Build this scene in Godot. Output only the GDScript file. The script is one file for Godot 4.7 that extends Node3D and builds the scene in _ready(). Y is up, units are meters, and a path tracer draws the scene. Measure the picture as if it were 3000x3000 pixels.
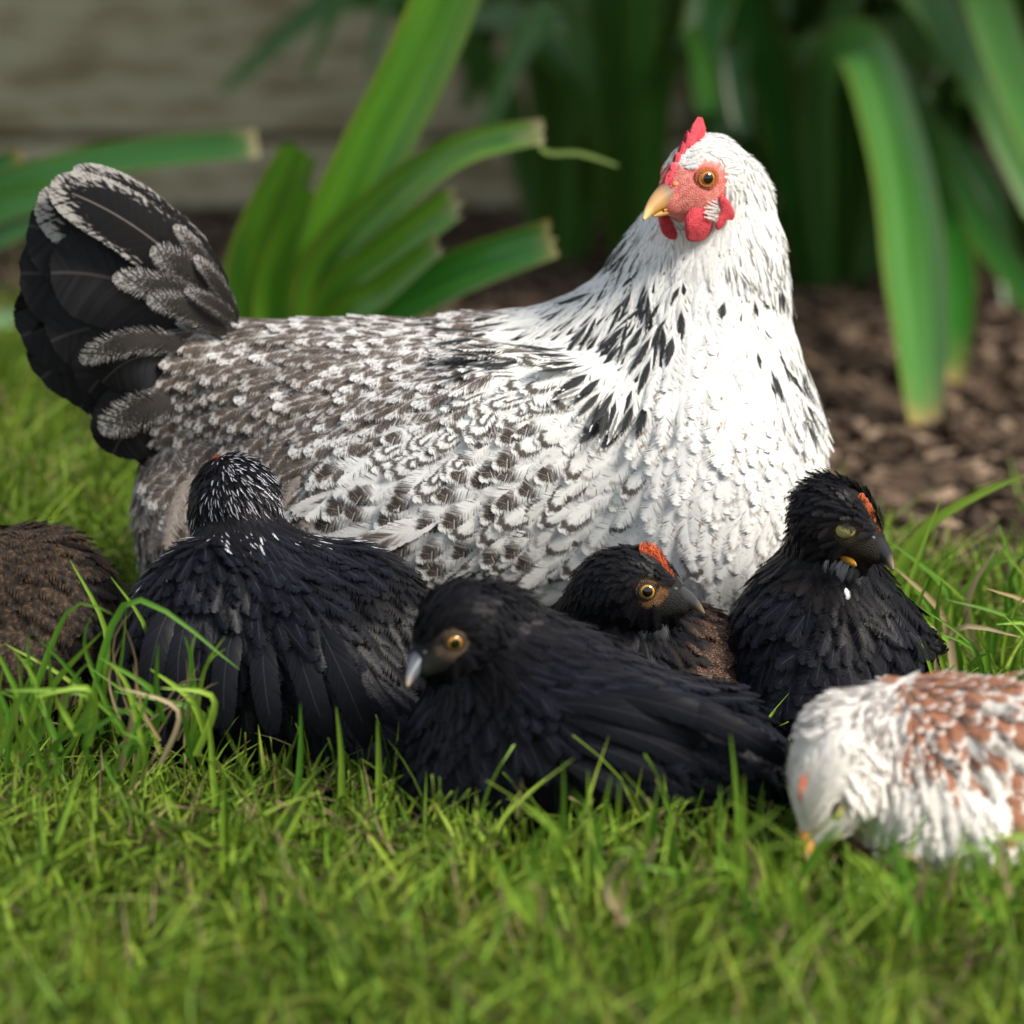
extends Node3D
# A hen resting on a lawn with six chicks around her, a garden bed with strap-leaved plants behind.

const FOCAL_MM := 91.05            # on a 24 mm high sensor
const FPX := FOCAL_MM / 24.0 * 3000.0
const EYE := Vector3(0, 0.60, 2.15)
const PITCH := -13.2
var aim := Basis(Vector3.RIGHT, deg_to_rad(PITCH))
var rng := RandomNumberGenerator.new()
var mats := {}
var texs := {}
var fmesh := {}
var fields: Array = []            # every bird's shape, so that the grass keeps out of it
var num := {}

# ---------------------------------------------------------------- helpers
func ray(u: float, v: float) -> Vector3:
	return aim * Vector3((u - 1500.0) / FPX, -(v - 1500.0) / FPX, -1.0)
func at(u: float, v: float, z: float) -> Vector3:          # point of that direction on the upright plane Z = z
	var d := ray(u, v)
	return EYE + d * ((z - EYE.z) / d.z)
func ground(u: float, v: float) -> Vector3:                # where that direction meets the ground
	var d := ray(u, v)
	return EYE + d * (-EYE.y / d.y)
func mpp(z: float) -> float:                               # metres per photo pixel on that plane
	return (EYE.z - z) / FPX / cos(deg_to_rad(PITCH)) * 0.985
func numbered(n: String) -> String:
	num[n] = num.get(n, -1) + 1
	return n if num[n] == 0 else "%s_%03d" % [n, num[n]]
func thing(called: String, where: Vector3, label: String, category: String, group := "") -> Node3D:
	var o := Node3D.new()
	o.name = numbered(called)
	o.position = where
	o.set_meta("label", label)
	o.set_meta("category", category)
	if group: o.set_meta("group", group)
	add_child(o)
	return o
func part(parent: Node3D, called: String, m: Mesh, mat: Material, label := "") -> MeshInstance3D:
	var o := MeshInstance3D.new()
	o.name = called
	o.mesh = m
	if mat: o.material_override = mat
	parent.add_child(o, true)
	o.position = -base_of(parent)
	if label: o.set_meta("label", label)
	return o
func base_of(n: Node) -> Vector3:                          # meshes are built in world coordinates
	var p := Vector3.ZERO
	while n is Node3D and n != self:
		p += n.position
		n = n.get_parent()
	return p
func hash1(k: float) -> float:
	return fposmod(sin(k * 127.1) * 43758.5453, 1.0)
func sm(a: float, b: float, x: float) -> float:
	return smoothstep(a, b, x)
func mat(key: String, albedo: Color, rough := 0.8, vertex := true, spec := 0.4) -> StandardMaterial3D:
	if mats.has(key): return mats[key]
	var m := StandardMaterial3D.new()
	m.resource_name = key
	m.albedo_color = albedo.linear_to_srgb()
	m.roughness = rough
	m.metallic_specular = spec
	m.vertex_color_use_as_albedo = vertex
	m.cull_mode = BaseMaterial3D.CULL_DISABLED
	if key.begins_with("skin"):
		var nt := NoiseTexture2D.new()
		var fn := FastNoiseLite.new()
		fn.frequency = 0.06
		fn.fractal_octaves = 3
		nt.noise = fn
		nt.width = 256
		nt.height = 256
		nt.seamless = true
		m.heightmap_enabled = true
		m.heightmap_texture = nt
		m.heightmap_scale = 0.09
		m.uv1_triplanar = true
		m.uv1_scale = Vector3.ONE * 70.0
	mats[key] = m
	return m
func lin(r: float, g: float, b: float) -> Color:
	return Color(r, g, b)

class Geo:
	var v := PackedVector3Array()
	var n := PackedVector3Array()
	var c := PackedColorArray()
	var t := PackedVector2Array()
	var i := PackedInt32Array()
	func add(p: Vector3, nn: Vector3, col := Color.WHITE, uv := Vector2.ZERO) -> int:
		v.append(p); n.append(nn); c.append(col); t.append(uv)
		return v.size() - 1
	func tri(a: int, b: int, d: int) -> void:
		var g := (v[b] - v[a]).cross(v[d] - v[a])
		i.append(a)
		if g.dot(n[a] + n[b] + n[d]) > 0.0:
			i.append(d); i.append(b)
		else:
			i.append(b); i.append(d)
	func quad(a: int, b: int, d: int, e: int) -> void:
		tri(a, b, d); tri(a, d, e)
	func mesh() -> ArrayMesh:
		var a := []
		a.resize(Mesh.ARRAY_MAX)
		a[Mesh.ARRAY_VERTEX] = v; a[Mesh.ARRAY_NORMAL] = n; a[Mesh.ARRAY_COLOR] = c
		a[Mesh.ARRAY_TEX_UV] = t; a[Mesh.ARRAY_INDEX] = i
		var m := ArrayMesh.new()
		m.add_surface_from_arrays(Mesh.PRIMITIVE_TRIANGLES, a)
		return m

# ---------------------------------------------------------------- body shapes: a smooth union of cones and ellipsoids
class Field:
	var ca := PackedVector3Array()
	var cb := PackedVector3Array()
	var cr := PackedVector3Array()
	var ec := PackedVector3Array()
	var eb: Array[Basis] = []
	var er := PackedVector3Array()
	var ek := PackedFloat32Array()
	var lo := Vector3(1e9, 1e9, 1e9)
	var hi := Vector3(-1e9, -1e9, -1e9)
	func grow(p: Vector3, r: float) -> void:
		lo = lo.min(p - Vector3.ONE * r); hi = hi.max(p + Vector3.ONE * r)
	func cone(a: Vector3, b: Vector3, ra: float, rb: float, k := 0.02) -> void:
		ca.append(a); cb.append(b); cr.append(Vector3(ra, rb, k))
		grow(a, ra + 0.01); grow(b, rb + 0.01)
	func ell(c: Vector3, r: Vector3, b := Basis.IDENTITY, k := 0.02) -> void:
		ec.append(c); er.append(r); eb.append(b.inverse()); ek.append(k)
		var m := maxf(r.x, maxf(r.y, r.z))
		if b == Basis.IDENTITY:
			lo = lo.min(c - r - Vector3.ONE * 0.01); hi = hi.max(c + r + Vector3.ONE * 0.01)
		else:
			grow(c, m + 0.01)
	func d(p: Vector3) -> float:
		var s := 1.0
		for j in ec.size():
			var q := eb[j] * (p - ec[j])
			var r := er[j]
			var k0 := (q / r).length()
			var k1 := (q / (r * r)).length()
			var e := k0 * (k0 - 1.0) / maxf(k1, 1e-6)
			var k := ek[j]
			var h := maxf(k - absf(s - e), 0.0) / k
			s = minf(s, e) - h * h * k * 0.25
		for j in ca.size():
			var ba := cb[j] - ca[j]
			var pa := p - ca[j]
			var w := clampf(pa.dot(ba) / ba.length_squared(), 0.0, 1.0)
			var e := (pa - ba * w).length() - lerpf(cr[j].x, cr[j].y, w)
			var k := cr[j].z
			var h := maxf(k - absf(s - e), 0.0) / k
			s = minf(s, e) - h * h * k * 0.25
		return s
	func normal(p: Vector3) -> Vector3:
		var e := 0.0012
		var a := Vector3(1, -1, -1); var b := Vector3(-1, -1, 1); var c := Vector3(-1, 1, -1); var f := Vector3(1, 1, 1)
		return (a * d(p + a * e) + b * d(p + b * e) + c * d(p + c * e) + f * d(p + f * e)).normalized()

# surface nets over the box lo..hi; `tint` gives the colour of a point
func nets(g: Geo, f: Field, lo: Vector3, hi: Vector3, cell: float, tint: Callable, hole_lo := Vector3.ZERO, hole_hi := Vector3.ZERO) -> void:
	var nx := int((hi.x - lo.x) / cell) + 2
	var ny := int((hi.y - lo.y) / cell) + 2
	var nz := int((hi.z - lo.z) / cell) + 2
	var val := PackedFloat32Array()
	val.resize(nx * ny * nz)
	for z in nz:
		for y in ny:
			var o := (z * ny + y) * nx
			var x := 0
			while x < nx:
				var q := f.d(lo + Vector3(x, y, z) * cell)
				val[o + x] = q
				var skip := int(absf(q) / cell * 0.7) - 2     # far from the surface the field cannot change sign
				x += 1
				while skip > 0 and x < nx:
					val[o + x] = q
					x += 1
					skip -= 1
	var ids := PackedInt32Array()
	ids.resize(nx * ny * nz)
	ids.fill(-1)
	var off := [0, 1, nx, nx + 1, nx * ny, nx * ny + 1, nx * ny + nx, nx * ny + nx + 1]
	var edges := [[0, 1], [2, 3], [4, 5], [6, 7], [0, 2], [1, 3], [4, 6], [5, 7], [0, 4], [1, 5], [2, 6], [3, 7]]
	var holed := hole_hi != hole_lo
	for z in nz - 1:
		for y in ny - 1:
			for x in nx - 1:
				var o := (z * ny + y) * nx + x
				var neg := 0
				for k in 8:
					if val[o + off[k]] < 0.0: neg += 1
				if neg == 0 or neg == 8: continue
				var sum := Vector3.ZERO
				var cnt := 0
				for e in edges:
					var a: float = val[o + off[e[0]]]
					var b: float = val[o + off[e[1]]]
					if (a < 0.0) != (b < 0.0):
						var w := a / (a - b)
						var pa := Vector3(e[0] & 1, (e[0] >> 1) & 1, e[0] >> 2)
						var pb := Vector3(e[1] & 1, (e[1] >> 1) & 1, e[1] >> 2)
						sum += pa.lerp(pb, w)
						cnt += 1
				var p := lo + (Vector3(x, y, z) + sum / cnt) * cell
				if holed and p.x > hole_lo.x and p.y > hole_lo.y and p.z > hole_lo.z and p.x < hole_hi.x and p.y < hole_hi.y and p.z < hole_hi.z:
					continue
				var nn := f.normal(p)
				p -= nn * f.d(p)
				ids[o] = g.add(p, nn, tint.call(p), Vector2(p.x * 10.0, p.y * 10.0))
	for z in range(1, nz - 1):
		for y in range(1, ny - 1):
			for x in range(1, nx - 1):
				var o := (z * ny + y) * nx + x
				var s := val[o] < 0.0
				if s != (val[o + 1] < 0.0):
					face(g, ids[o], ids[o - nx], ids[o - nx - nx * ny], ids[o - nx * ny])
				if s != (val[o + nx] < 0.0):
					face(g, ids[o], ids[o - 1], ids[o - 1 - nx * ny], ids[o - nx * ny])
				if s != (val[o + nx * ny] < 0.0):
					face(g, ids[o], ids[o - 1], ids[o - 1 - nx], ids[o - nx])
func face(g: Geo, a: int, b: int, c: int, e: int) -> void:
	if a < 0 or b < 0 or c < 0 or e < 0: return
	g.quad(a, b, c, e)

# ---------------------------------------------------------------- feathers
func half_width(shape: int, t: float) -> float:
	if t <= 0.0: return 0.02
	var r := pow(minf(1.0, t / 0.32), 0.6)
	if shape == 0: return 0.5 * r * sqrt(maxf(0.0, 1.0 - pow(t, 3.6)))
	if shape == 1: return 0.5 * r * (1.0 if t < 0.3 else maxf(0.0, 1.0 - pow((t - 0.3) / 0.7, 1.7)))
	return 0.5 * r * sqrt(maxf(0.0, 1.0 - pow(t, 8.0)))
# one feather from (0,0) to (0,1), 1 wide, face along +z; every barb is cut free near its end
func feather(n: int, shape: int, curve: float, camber: float, solid: float, seed_: int, ragged := 0.05) -> ArrayMesh:
	var g := Geo.new()
	var r := RandomNumberGenerator.new()
	r.seed = seed_
	var place := func(x: float, t: float, off: float) -> Vector3: return Vector3(x, t, -curve * t * t - camber * x * x * 4.0 + off)
	for side in [-1.0, 1.0]:
		for i in n:
			var t0 := float(i) / n
			var dt := 1.0 / n
			var t1 := minf(1.0, t0 + 0.24 * (1.0 - t0 * t0) + r.randf_range(-0.35, 0.35) * dt * (1.0 + ragged * 6.0))
			var x: float = side * maxf(half_width(shape, minf(t1, 0.995)), 0.012) * (1.0 + r.randf_range(-ragged, ragged))
			var off := r.randf_range(-0.006, 0.006)
			var tm := lerpf(t0, t1, solid)
			var a := Vector2(0, t0); var b := Vector2(0, t0 + dt * 1.1)
			var c := Vector2(x * solid, tm); var d := Vector2(x * solid, tm + dt * 1.25)
			var e := Vector2(x, t1 + dt * 0.6)
			var id := []
			for q in [a, b, c, d, e]:
				var nn := Vector3(side * camber * 3.0 * absf(q.x) * 2.0 + r.randf_range(-0.05, 0.05), curve * 0.8 * q.y + r.randf_range(-0.05, 0.05), 1.0).normalized()
				id.append(g.add(place.call(q.x, minf(q.y, 1.04), off * absf(q.x) * 2.0), nn, Color.WHITE, Vector2(clampf(q.x + 0.5, 0.01, 0.99), clampf(1.0 - q.y, 0.01, 0.99))))
			g.tri(id[0], id[2], id[3]); g.tri(id[0], id[3], id[1]); g.tri(id[2], id[4], id[3])
	return g.mesh()
# a tuft of loose down
func tuft(n: int, spread: float, seed_: int) -> ArrayMesh:
	var g := Geo.new()
	var r := RandomNumberGenerator.new()
	r.seed = seed_
	for i in n:
		var x0 := r.randf_range(-0.12, 0.12)
		var x1 := r.randf_range(-0.5, 0.5) * spread
		var l := r.randf_range(0.55, 1.0)
		var z1 := r.randf_range(-0.05, 0.16)
		var w := r.randf_range(0.016, 0.034)
		var p := [Vector3(x0, 0, 0), Vector3(lerpf(x0, x1, 0.45), l * 0.5, z1 * 0.7), Vector3(x1, l, z1 * 0.8 - 0.05)]
		var nn := Vector3(r.randf_range(-0.3, 0.3), 0.1, 1).normalized()
		var a := g.add(p[0] - Vector3(w, 0, 0), nn, Color.WHITE, Vector2(0.5 + x0, 0.98))
		var b := g.add(p[0] + Vector3(w, 0, 0), nn, Color.WHITE, Vector2(0.5 + x0, 0.98))
		var c := g.add(p[1] - Vector3(w, 0, 0), nn, Color.WHITE, Vector2(0.5 + x1 * 0.5, 1.0 - l * 0.5))
		var d := g.add(p[1] + Vector3(w, 0, 0), nn, Color.WHITE, Vector2(0.5 + x1 * 0.5, 1.0 - l * 0.5))
		var e := g.add(p[2], nn, Color.WHITE, Vector2(clampf(0.5 + x1, 0.02, 0.98), 1.02 - l))
		g.quad(a, b, d, c)
		g.tri(c, d, e)
	return g.mesh()

# the print of one feather: x across (-1..1), t from root to tip
func feather_texture(kind: String) -> ImageTexture:
	if texs.has(kind): return texs[kind]
	var w := 64
	var h := 128
	var r := RandomNumberGenerator.new()
	r.seed = kind.hash()
	var jit := []
	for s in 2:
		var row := PackedFloat32Array()
		for k in 150: row.append(r.randf())
		jit.append(row)
	var nz := FastNoiseLite.new()
	nz.seed = kind.hash() % 1000
	nz.frequency = 1.0
	var data := PackedByteArray()
	data.resize(w * h * 4)
	var white := Color(0.76, 0.755, 0.745)
	var dark := Color(0.055, 0.040, 0.032)
	for py in h:
		for px in w:
			var x := (px + 0.5) / w * 2.0 - 1.0
			var t := 1.0 - (py + 0.5) / h
			var ax := absf(x)
			var b := clampf((t - 0.20 * ax + 0.22) * 110.0, 0.0, 148.0)
			var row: PackedFloat32Array = jit[0 if x < 0.0 else 1]
			var j := lerpf(row[int(b)], row[int(b) + 1], sm(0.0, 1.0, b - floorf(b)))
			var coarse := nz.get_noise_2d(x * 1.6, t * 3.2)
			var rr := ax if t < 0.52 else sqrt(x * x + pow((t - 0.52) / 0.47, 2.0))
			rr += (j - 0.5) * 0.16 + coarse * 0.14
			var c := white
			var m := 0.0
			match kind:
				"white", "white_down": c = white * (0.95 + 0.07 * j)
				"fleck":
					m = sm(0.5, 0.62, rr) * (1.0 - sm(0.70, 0.80, rr)) * sm(0.45, 0.65, t) * (0.35 + 0.65 * float(j > 0.45)) * sm(-0.25, 0.1, coarse)
					c = white.lerp(Color(0.22, 0.13, 0.08), minf(1.0, m * 1.1))
				"fleck_dark":
					m = sm(0.5, 0.6, rr) * (1.0 - sm(0.72, 0.82, rr)) * sm(0.4, 0.6, t)
					c = white.lerp(Color(0.13, 0.09, 0.06), m * 0.75 * (0.4 + 0.6 * j))
				"horseshoe":
					m = sm(0.50, 0.60, rr) * (1.0 - sm(0.80, 0.90, rr)) * sm(0.30, 0.45, t)
					c = white.lerp(dark, m * 0.95)
				"pencilled":
					m = sm(0.55, 0.62, rr) * (1.0 - sm(0.78, 0.85, rr)) * sm(0.2, 0.35, t)
					m = maxf(m, sm(0.10, 0.16, rr) * (1.0 - sm(0.30, 0.38, rr)) * sm(0.2, 0.35, t))
					c = white.lerp(dark, m * 0.92)
				"blotch":
					m = (1.0 - sm(0.72, 0.88, rr)) * sm(0.46, 0.62, t + (j - 0.5) * 0.22)
					c = white.lerp(dark, m)
					c = c.lerp(white, 0.7 * float(j > 0.84) * sm(0.25, 0.4, rr))
				"mottle":
					m = (1.0 - sm(0.66, 0.86, rr + 0.35 * coarse)) * sm(0.30, 0.46, t + (j - 0.5) * 0.3)
					m *= 1.0 - 0.85 * (1.0 - sm(0.04, 0.16, ax)) * sm(0.4, 0.7, j)
					m *= 1.0 - 0.6 * sm(0.72, 0.95, j)
					c = Color(0.64, 0.63, 0.62).lerp(Color(0.070, 0.049, 0.038), m * 0.97)
				"mottle_dark":
					m = (1.0 - sm(0.74, 0.98, rr + 0.4 * coarse)) * sm(0.18, 0.36, t + (j - 0.5) * 0.3)
					m *= 1.0 - 0.75 * (1.0 - sm(0.04, 0.16, ax)) * sm(0.4, 0.7, j)
					m *= 1.0 - 0.55 * sm(0.72, 0.95, j)
					c = Color(0.46, 0.44, 0.425).lerp(Color(0.065, 0.046, 0.036), m * 0.97)
				"hackle":
					var wt := 0.62 * sm(0.28, 0.72, t) * (1.0 - 0.55 * sm(0.86, 0.97, t))
					m = (1.0 - sm(wt - 0.10, wt + 0.05, ax + (j - 0.5) * 0.08)) * (1.0 - sm(0.94, 0.985, t + 0.02 * j)) * sm(0.28, 0.5, t)
					c = (white * 0.97).lerp(Color(0.022, 0.024, 0.026), m)
				"hackle_light":
					var wl := 0.24 * sm(0.4, 0.75, t) * (1.0 - 0.6 * sm(0.85, 0.97, t))
					m = (1.0 - sm(wl - 0.06, wl + 0.06, ax + (j - 0.5) * 0.1)) * sm(0.4, 0.6, t) * (1.0 - sm(0.9, 0.97, t))
					c = white.lerp(Color(0.06, 0.055, 0.05), m * 0.85)
				"fluff_brown":
					c = Color(0.20, 0.165, 0.14).lerp(Color(0.36, 0.32, 0.29), j * 0.6 + 0.3 * coarse)
				"tail_black":
					c = Color(0.014, 0.0135, 0.015) * (0.7 + 0.6 * j)
					if ax < 0.03: c = Color(0.05, 0.045, 0.045)
				"tail_frost":
					m = sm(0.84, 1.02, rr + 0.30 * nz.get_noise_2d(x * 9.0, t * 16.0)) * 0.8
					if ax < 0.03 and t < 0.9: c = Color(0.13, 0.11, 0.10)
					else: c = Color(0.010, 0.0095, 0.0098).lerp(Color(0.48, 0.45, 0.43), m * (0.35 + 0.65 * float(j > 0.3)))
				"covert_frost":
					m = sm(0.45, 0.95, rr * 0.85 + 0.6 * nz.get_noise_2d(x * 7.0, b * 0.35))
					c = Color(0.018, 0.0145, 0.013).lerp(Color(0.50, 0.47, 0.45), m * (0.2 + 0.8 * j))
				"black":
					c = Color(0.0075, 0.0080, 0.0118) * (0.6 + 0.8 * j)
					if ax < 0.04 and t < 0.85: c = c.lerp(Color(0.05, 0.05, 0.055), 0.55)
				"black_brown":
					c = Color(0.018, 0.015, 0.014) * (0.6 + 0.8 * j)
				"black_down":
					c = Color(0.0085, 0.0083, 0.0100) * (0.6 + 0.8 * j)
				"black_white":
					c = Color(0.012, 0.011, 0.012)
					m = (1.0 - sm(0.16, 0.28, absf(x - 0.25))) * sm(0.5, 0.65, t) * (1.0 - sm(0.93, 0.99, t)) * sm(0.1, 0.3, j)
					c = c.lerp(Color(0.62, 0.62, 0.64), m * 0.9)
				"rust_fleck":
					m = sm(0.12, 0.3, nz.get_noise_2d(x * 8.0, t * 14.0)) * sm(0.45, 0.7, t)
					c = Color(0.024, 0.014, 0.011).lerp(Color(0.36, 0.19, 0.10), m * 0.8)
				"brown_down":
					c = Color(0.022, 0.016, 0.013).lerp(Color(0.13, 0.078, 0.042), sm(0.35, 0.9, j * 0.5 + coarse * 0.6 + 0.2))
				"cream":
					c = Color(0.84, 0.80, 0.75) * (0.94 + 0.08 * j)
				"cream_dash":
					m = (1.0 - sm(0.2, 0.4, ax)) * sm(0.55, 0.7, t) * (1.0 - sm(0.92, 0.99, t))
					c = Color(0.84, 0.81, 0.77).lerp(Color(0.10, 0.06, 0.05), m * (0.5 + 0.5 * j))
				"rust":
					m = (1.0 - sm(0.78, 0.92, rr)) * sm(0.25, 0.4, t)
					c = Color(0.82, 0.77, 0.71).lerp(Color(0.33, 0.105, 0.035), m * (0.8 + 0.2 * j))
				"pale_ear": c = Color(0.8, 0.8, 0.8)
			c = c.linear_to_srgb()
			var o := (py * w + px) * 4
			data[o] = clampi(int(c.r * 255.0), 0, 255)
			data[o + 1] = clampi(int(c.g * 255.0), 0, 255)
			data[o + 2] = clampi(int(c.b * 255.0), 0, 255)
			data[o + 3] = 255
	texs[kind] = ImageTexture.create_from_image(Image.create_from_data(w, h, false, Image.FORMAT_RGBA8, data))
	return texs[kind]
func feather_material(kind: String) -> StandardMaterial3D:
	var key := "feather " + kind
	if mats.has(key): return mats[key]
	var m := mat(key, Color.WHITE, 0.72, true, 0.35)
	m.albedo_texture = feather_texture(kind)
	m.texture_repeat = false
	if kind.begins_with("black") or kind.begins_with("tail"):
		m.roughness = 0.42
		m.metallic_specular = 0.24
	return m
const SHAPES := {"hackle": "lance", "hackle_light": "lance", "black_white": "lance", "fluff_brown": "soft", "black_down": "soft", "brown_down": "soft", "cream_dash": "lance", "cream": "soft", "white_down": "soft", "fleck": "smooth", "white": "smooth", "fleck_dark": "smooth"}
func feather_mesh(shape: String, k: int) -> ArrayMesh:
	var key := "%s%d" % [shape, k]
	if not fmesh.has(key):
		match shape:
			"lance": fmesh[key] = feather(44, 1, 0.06 + 0.05 * k, 0.05, 0.62, 11 + k, 0.16)
			"soft": fmesh[key] = feather(44, 0, 0.06 + 0.06 * k, 0.07, 0.22, 21 + k, 0.40)
			"tuft": fmesh[key] = tuft(34, 1.3, 31 + k)
			"smooth": fmesh[key] = feather(54, 0, 0.06 + 0.05 * k, 0.07, 0.42, 51 + k, 0.30)
			_: fmesh[key] = feather(54, 0, 0.05 + 0.05 * k, 0.08, 0.52, 41 + k, 0.24)
	return fmesh[key]

# Clothes a body in feathers. Each zone: [position, direction, length, width, [kinds], lift, gap]
func plumage(owner_: Node3D, g: Geo, f: Field, zones: Array, bare: Array, seed_: int, tries: int, tints: Array, called := "plumage") -> void:
	var r := RandomNumberGenerator.new()
	r.seed = seed_
	var acc := PackedFloat32Array()
	var total := 0.0
	for k in range(0, g.i.size(), 3):
		total += (g.v[g.i[k + 1]] - g.v[g.i[k]]).cross(g.v[g.i[k + 2]] - g.v[g.i[k]]).length()
		acc.append(total)
	var grid := {}
	var cell := 0.012
	var out := {}
	for step in tries:
		var k := acc.bsearch(r.randf() * total)
		k = mini(k, acc.size() - 1) * 3
		var s := sqrt(r.randf())
		var q := r.randf()
		var p := g.v[g.i[k]] * (1.0 - s) + g.v[g.i[k + 1]] * (s * (1.0 - q)) + g.v[g.i[k + 2]] * (s * q)
		if p.y < 0.006: continue
		var skip := false
		for b in bare:
			if ((p - b[0]) as Vector3).length() < b[1]: skip = true
		if skip: continue
		var dir := Vector3.ZERO
		var len_ := 0.0
		var wid := 0.0
		var lift := 0.0
		var gap := 0.0
		var sum := 0.0
		var pick := -1
		var best := 0.0
		for zi in zones.size():
			var z: Array = zones[zi]
			var dd: Vector3 = p - z[0]
			dd.z *= 0.6
			var w := 1.0 / pow(dd.length_squared() + 1e-5, 2.0)
			dir += z[1] * w; len_ += z[2] * w; wid += z[3] * w; lift += z[5] * w; gap += z[6] * w
			sum += w
			var chance := w * w * r.randf()
			if chance > best:
				best = chance
				pick = zi
		len_ /= sum; wid /= sum; lift /= sum; gap = gap / sum * wid
		var cx := int(floor(p.x / cell)); var cy := int(floor(p.y / cell)); var cz := int(floor(p.z / cell))
		var reach := int(ceil(gap / cell))
		var near := false
		for ix in range(cx - reach, cx + reach + 1):
			for iy in range(cy - reach, cy + reach + 1):
				for iz in range(cz - reach, cz + reach + 1):
					var kk := Vector3i(ix, iy, iz)
					if grid.has(kk):
						for o in grid[kk]:
							if (o as Vector3).distance_squared_to(p) < gap * gap: near = true
					if near: break
				if near: break
			if near: break
		if near: continue
		var key := Vector3i(cx, cy, cz)
		if not grid.has(key): grid[key] = []
		grid[key].append(p)
		var nn := f.normal(p)
		var t := dir.normalized()
		t = t - nn * t.dot(nn)
		if t.length() < 0.12:
			t = Vector3.DOWN - nn * Vector3.DOWN.dot(nn)
		t = t.normalized().rotated(nn, clampf(r.randfn(0.0, 0.22), -0.6, 0.6))
		var a := deg_to_rad(2.2 + lift * r.randf_range(0.6, 1.4))
		var y := (t * cos(a) + nn * sin(a)).normalized()
		var zz := (nn * cos(a) - t * sin(a)).normalized().rotated(y, r.randf_range(-0.18, 0.18))
		var x := y.cross(zz)
		var l := len_ * r.randf_range(0.82, 1.18)
		var w := wid * r.randf_range(0.85, 1.15)
		var kinds: Array = zones[pick][4]
		var kind: String = kinds[r.randi() % kinds.size()]
		var slot := "%s|%d" % [kind, r.randi() % 2]
		if not out.has(slot): out[slot] = [[], []]
		out[slot][0].append(Transform3D(Basis(x * w, y * l, zz * l), p + nn * 0.0006 - t * l * 0.18))
		var tint: Color = tints[0].lerp(tints[1], r.randf())
		out[slot][1].append(tint)
	var names := out.keys()
	names.sort()
	for slot in names:
		var kind: String = slot.get_slice("|", 0)
		scatter(owner_, called, feather_mesh(SHAPES.get(kind, "contour"), int(slot.get_slice("|", 1))), feather_material(kind), out[slot][0], out[slot][1])
func scatter(parent: Node3D, called: String, m: Mesh, material: Material, where: Array, tint: Array) -> MultiMeshInstance3D:
	var mm := MultiMesh.new()
	mm.transform_format = MultiMesh.TRANSFORM_3D
	mm.use_colors = true
	mm.mesh = m
	mm.instance_count = where.size()
	for i in where.size():
		mm.set_instance_transform(i, where[i])
		mm.set_instance_color(i, tint[i])
	var o := MultiMeshInstance3D.new()
	o.name = called
	o.multimesh = mm
	o.material_override = material
	o.set_meta("kind", "stuff")
	parent.add_child(o, true)
	o.position = -base_of(parent)
	return o

# one long feather along root - bend - tip, seen flat from `facing`
func quill(root: Vector3, bend: Vector3, tip: Vector3, width: float, facing: Vector3, n: int, shape: int, seed_: int, camber := 0.10, ragged := 0.03, solid := 0.94) -> ArrayMesh:
	var g := Geo.new()
	var r := RandomNumberGenerator.new()
	r.seed = seed_
	var line := func(t: float) -> Vector3:
		return root.lerp(bend, t).lerp(bend.lerp(tip, t), t)
	var place := func(x: float, t: float) -> Array:
		var c: Vector3 = line.call(clampf(t, 0.0, 1.04))
		var along: Vector3 = (line.call(minf(t, 1.0) + 0.01) - line.call(minf(t, 1.0) - 0.01)).normalized()
		var across := along.cross(facing).normalized()
		var up := across.cross(along).normalized()
		return [c + across * x * width - up * camber * width * x * x * 4.0, (up + across * x * camber * 4.0).normalized()]
	for side in [-1.0, 1.0]:
		for i in n:
			var t0 := float(i) / n
			var dt := 1.0 / n
			var t1 := minf(1.0, t0 + 0.14 * (1.0 - t0 * t0 * t0) + r.randf_range(-0.25, 0.25) * dt)
			var x: float = side * maxf(half_width(shape, minf(t1, 0.995)), 0.01) * (1.0 + r.randf_range(-ragged, ragged))
			var q := [Vector2(0, t0), Vector2(0, t0 + dt * 1.1), Vector2(x * solid * 0.5, lerpf(t0, t1, solid * 0.5)), Vector2(x * solid * 0.5, lerpf(t0, t1, solid * 0.5) + dt * 1.15),
				Vector2(x * solid, lerpf(t0, t1, solid)), Vector2(x * solid, lerpf(t0, t1, solid) + dt * 1.15), Vector2(x, t1 + dt * 0.5)]
			var id := []
			for s in q:
				var pl: Array = place.call(s.x, s.y)
				id.append(g.add(pl[0], (pl[1] + Vector3(r.randf_range(-0.05, 0.05), r.randf_range(-0.05, 0.05), 0)).normalized(), Color.WHITE, Vector2(clampf(s.x + 0.5, 0.01, 0.99), clampf(1.0 - s.y, 0.01, 0.99))))
			g.quad(id[0], id[2], id[3], id[1])
			g.quad(id[2], id[4], id[5], id[3])
			g.tri(id[4], id[6], id[5])
	return g.mesh()

# ---------------------------------------------------------------- heads
func frame(c: Vector3, fwd: Vector3, roll: float, s: float) -> Dictionary:
	var f := fwd.normalized()
	var l := Vector3.UP.cross(f).normalized()
	var u := f.cross(l).normalized()
	u = u.rotated(f, roll)
	l = u.cross(f).normalized()
	return {"C": c, "F": f, "U": u, "L": l, "s": s * 0.001}
func hp(h: Dictionary, f: float, u: float, l: float) -> Vector3:
	return h.C + (h.F * f + h.U * u + h.L * l) * h.s
func head_shape(fld: Field, h: Dictionary, puff := 0.0) -> void:
	var b := Basis(h.F, h.U, h.L)
	var s: float = h.s
	fld.ell(hp(h, -4, 2, 0), Vector3(23 + puff, 19 + puff, 15.5 + puff) * s, b, 0.008)
	fld.ell(hp(h, 7, -3, 0), Vector3(17, 14, 13.5) * s, b, 0.006)
	fld.cone(hp(h, 12, -4, 0), hp(h, 23, -5.5, 0), 11 * s, 6.5 * s, 0.006)
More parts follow.
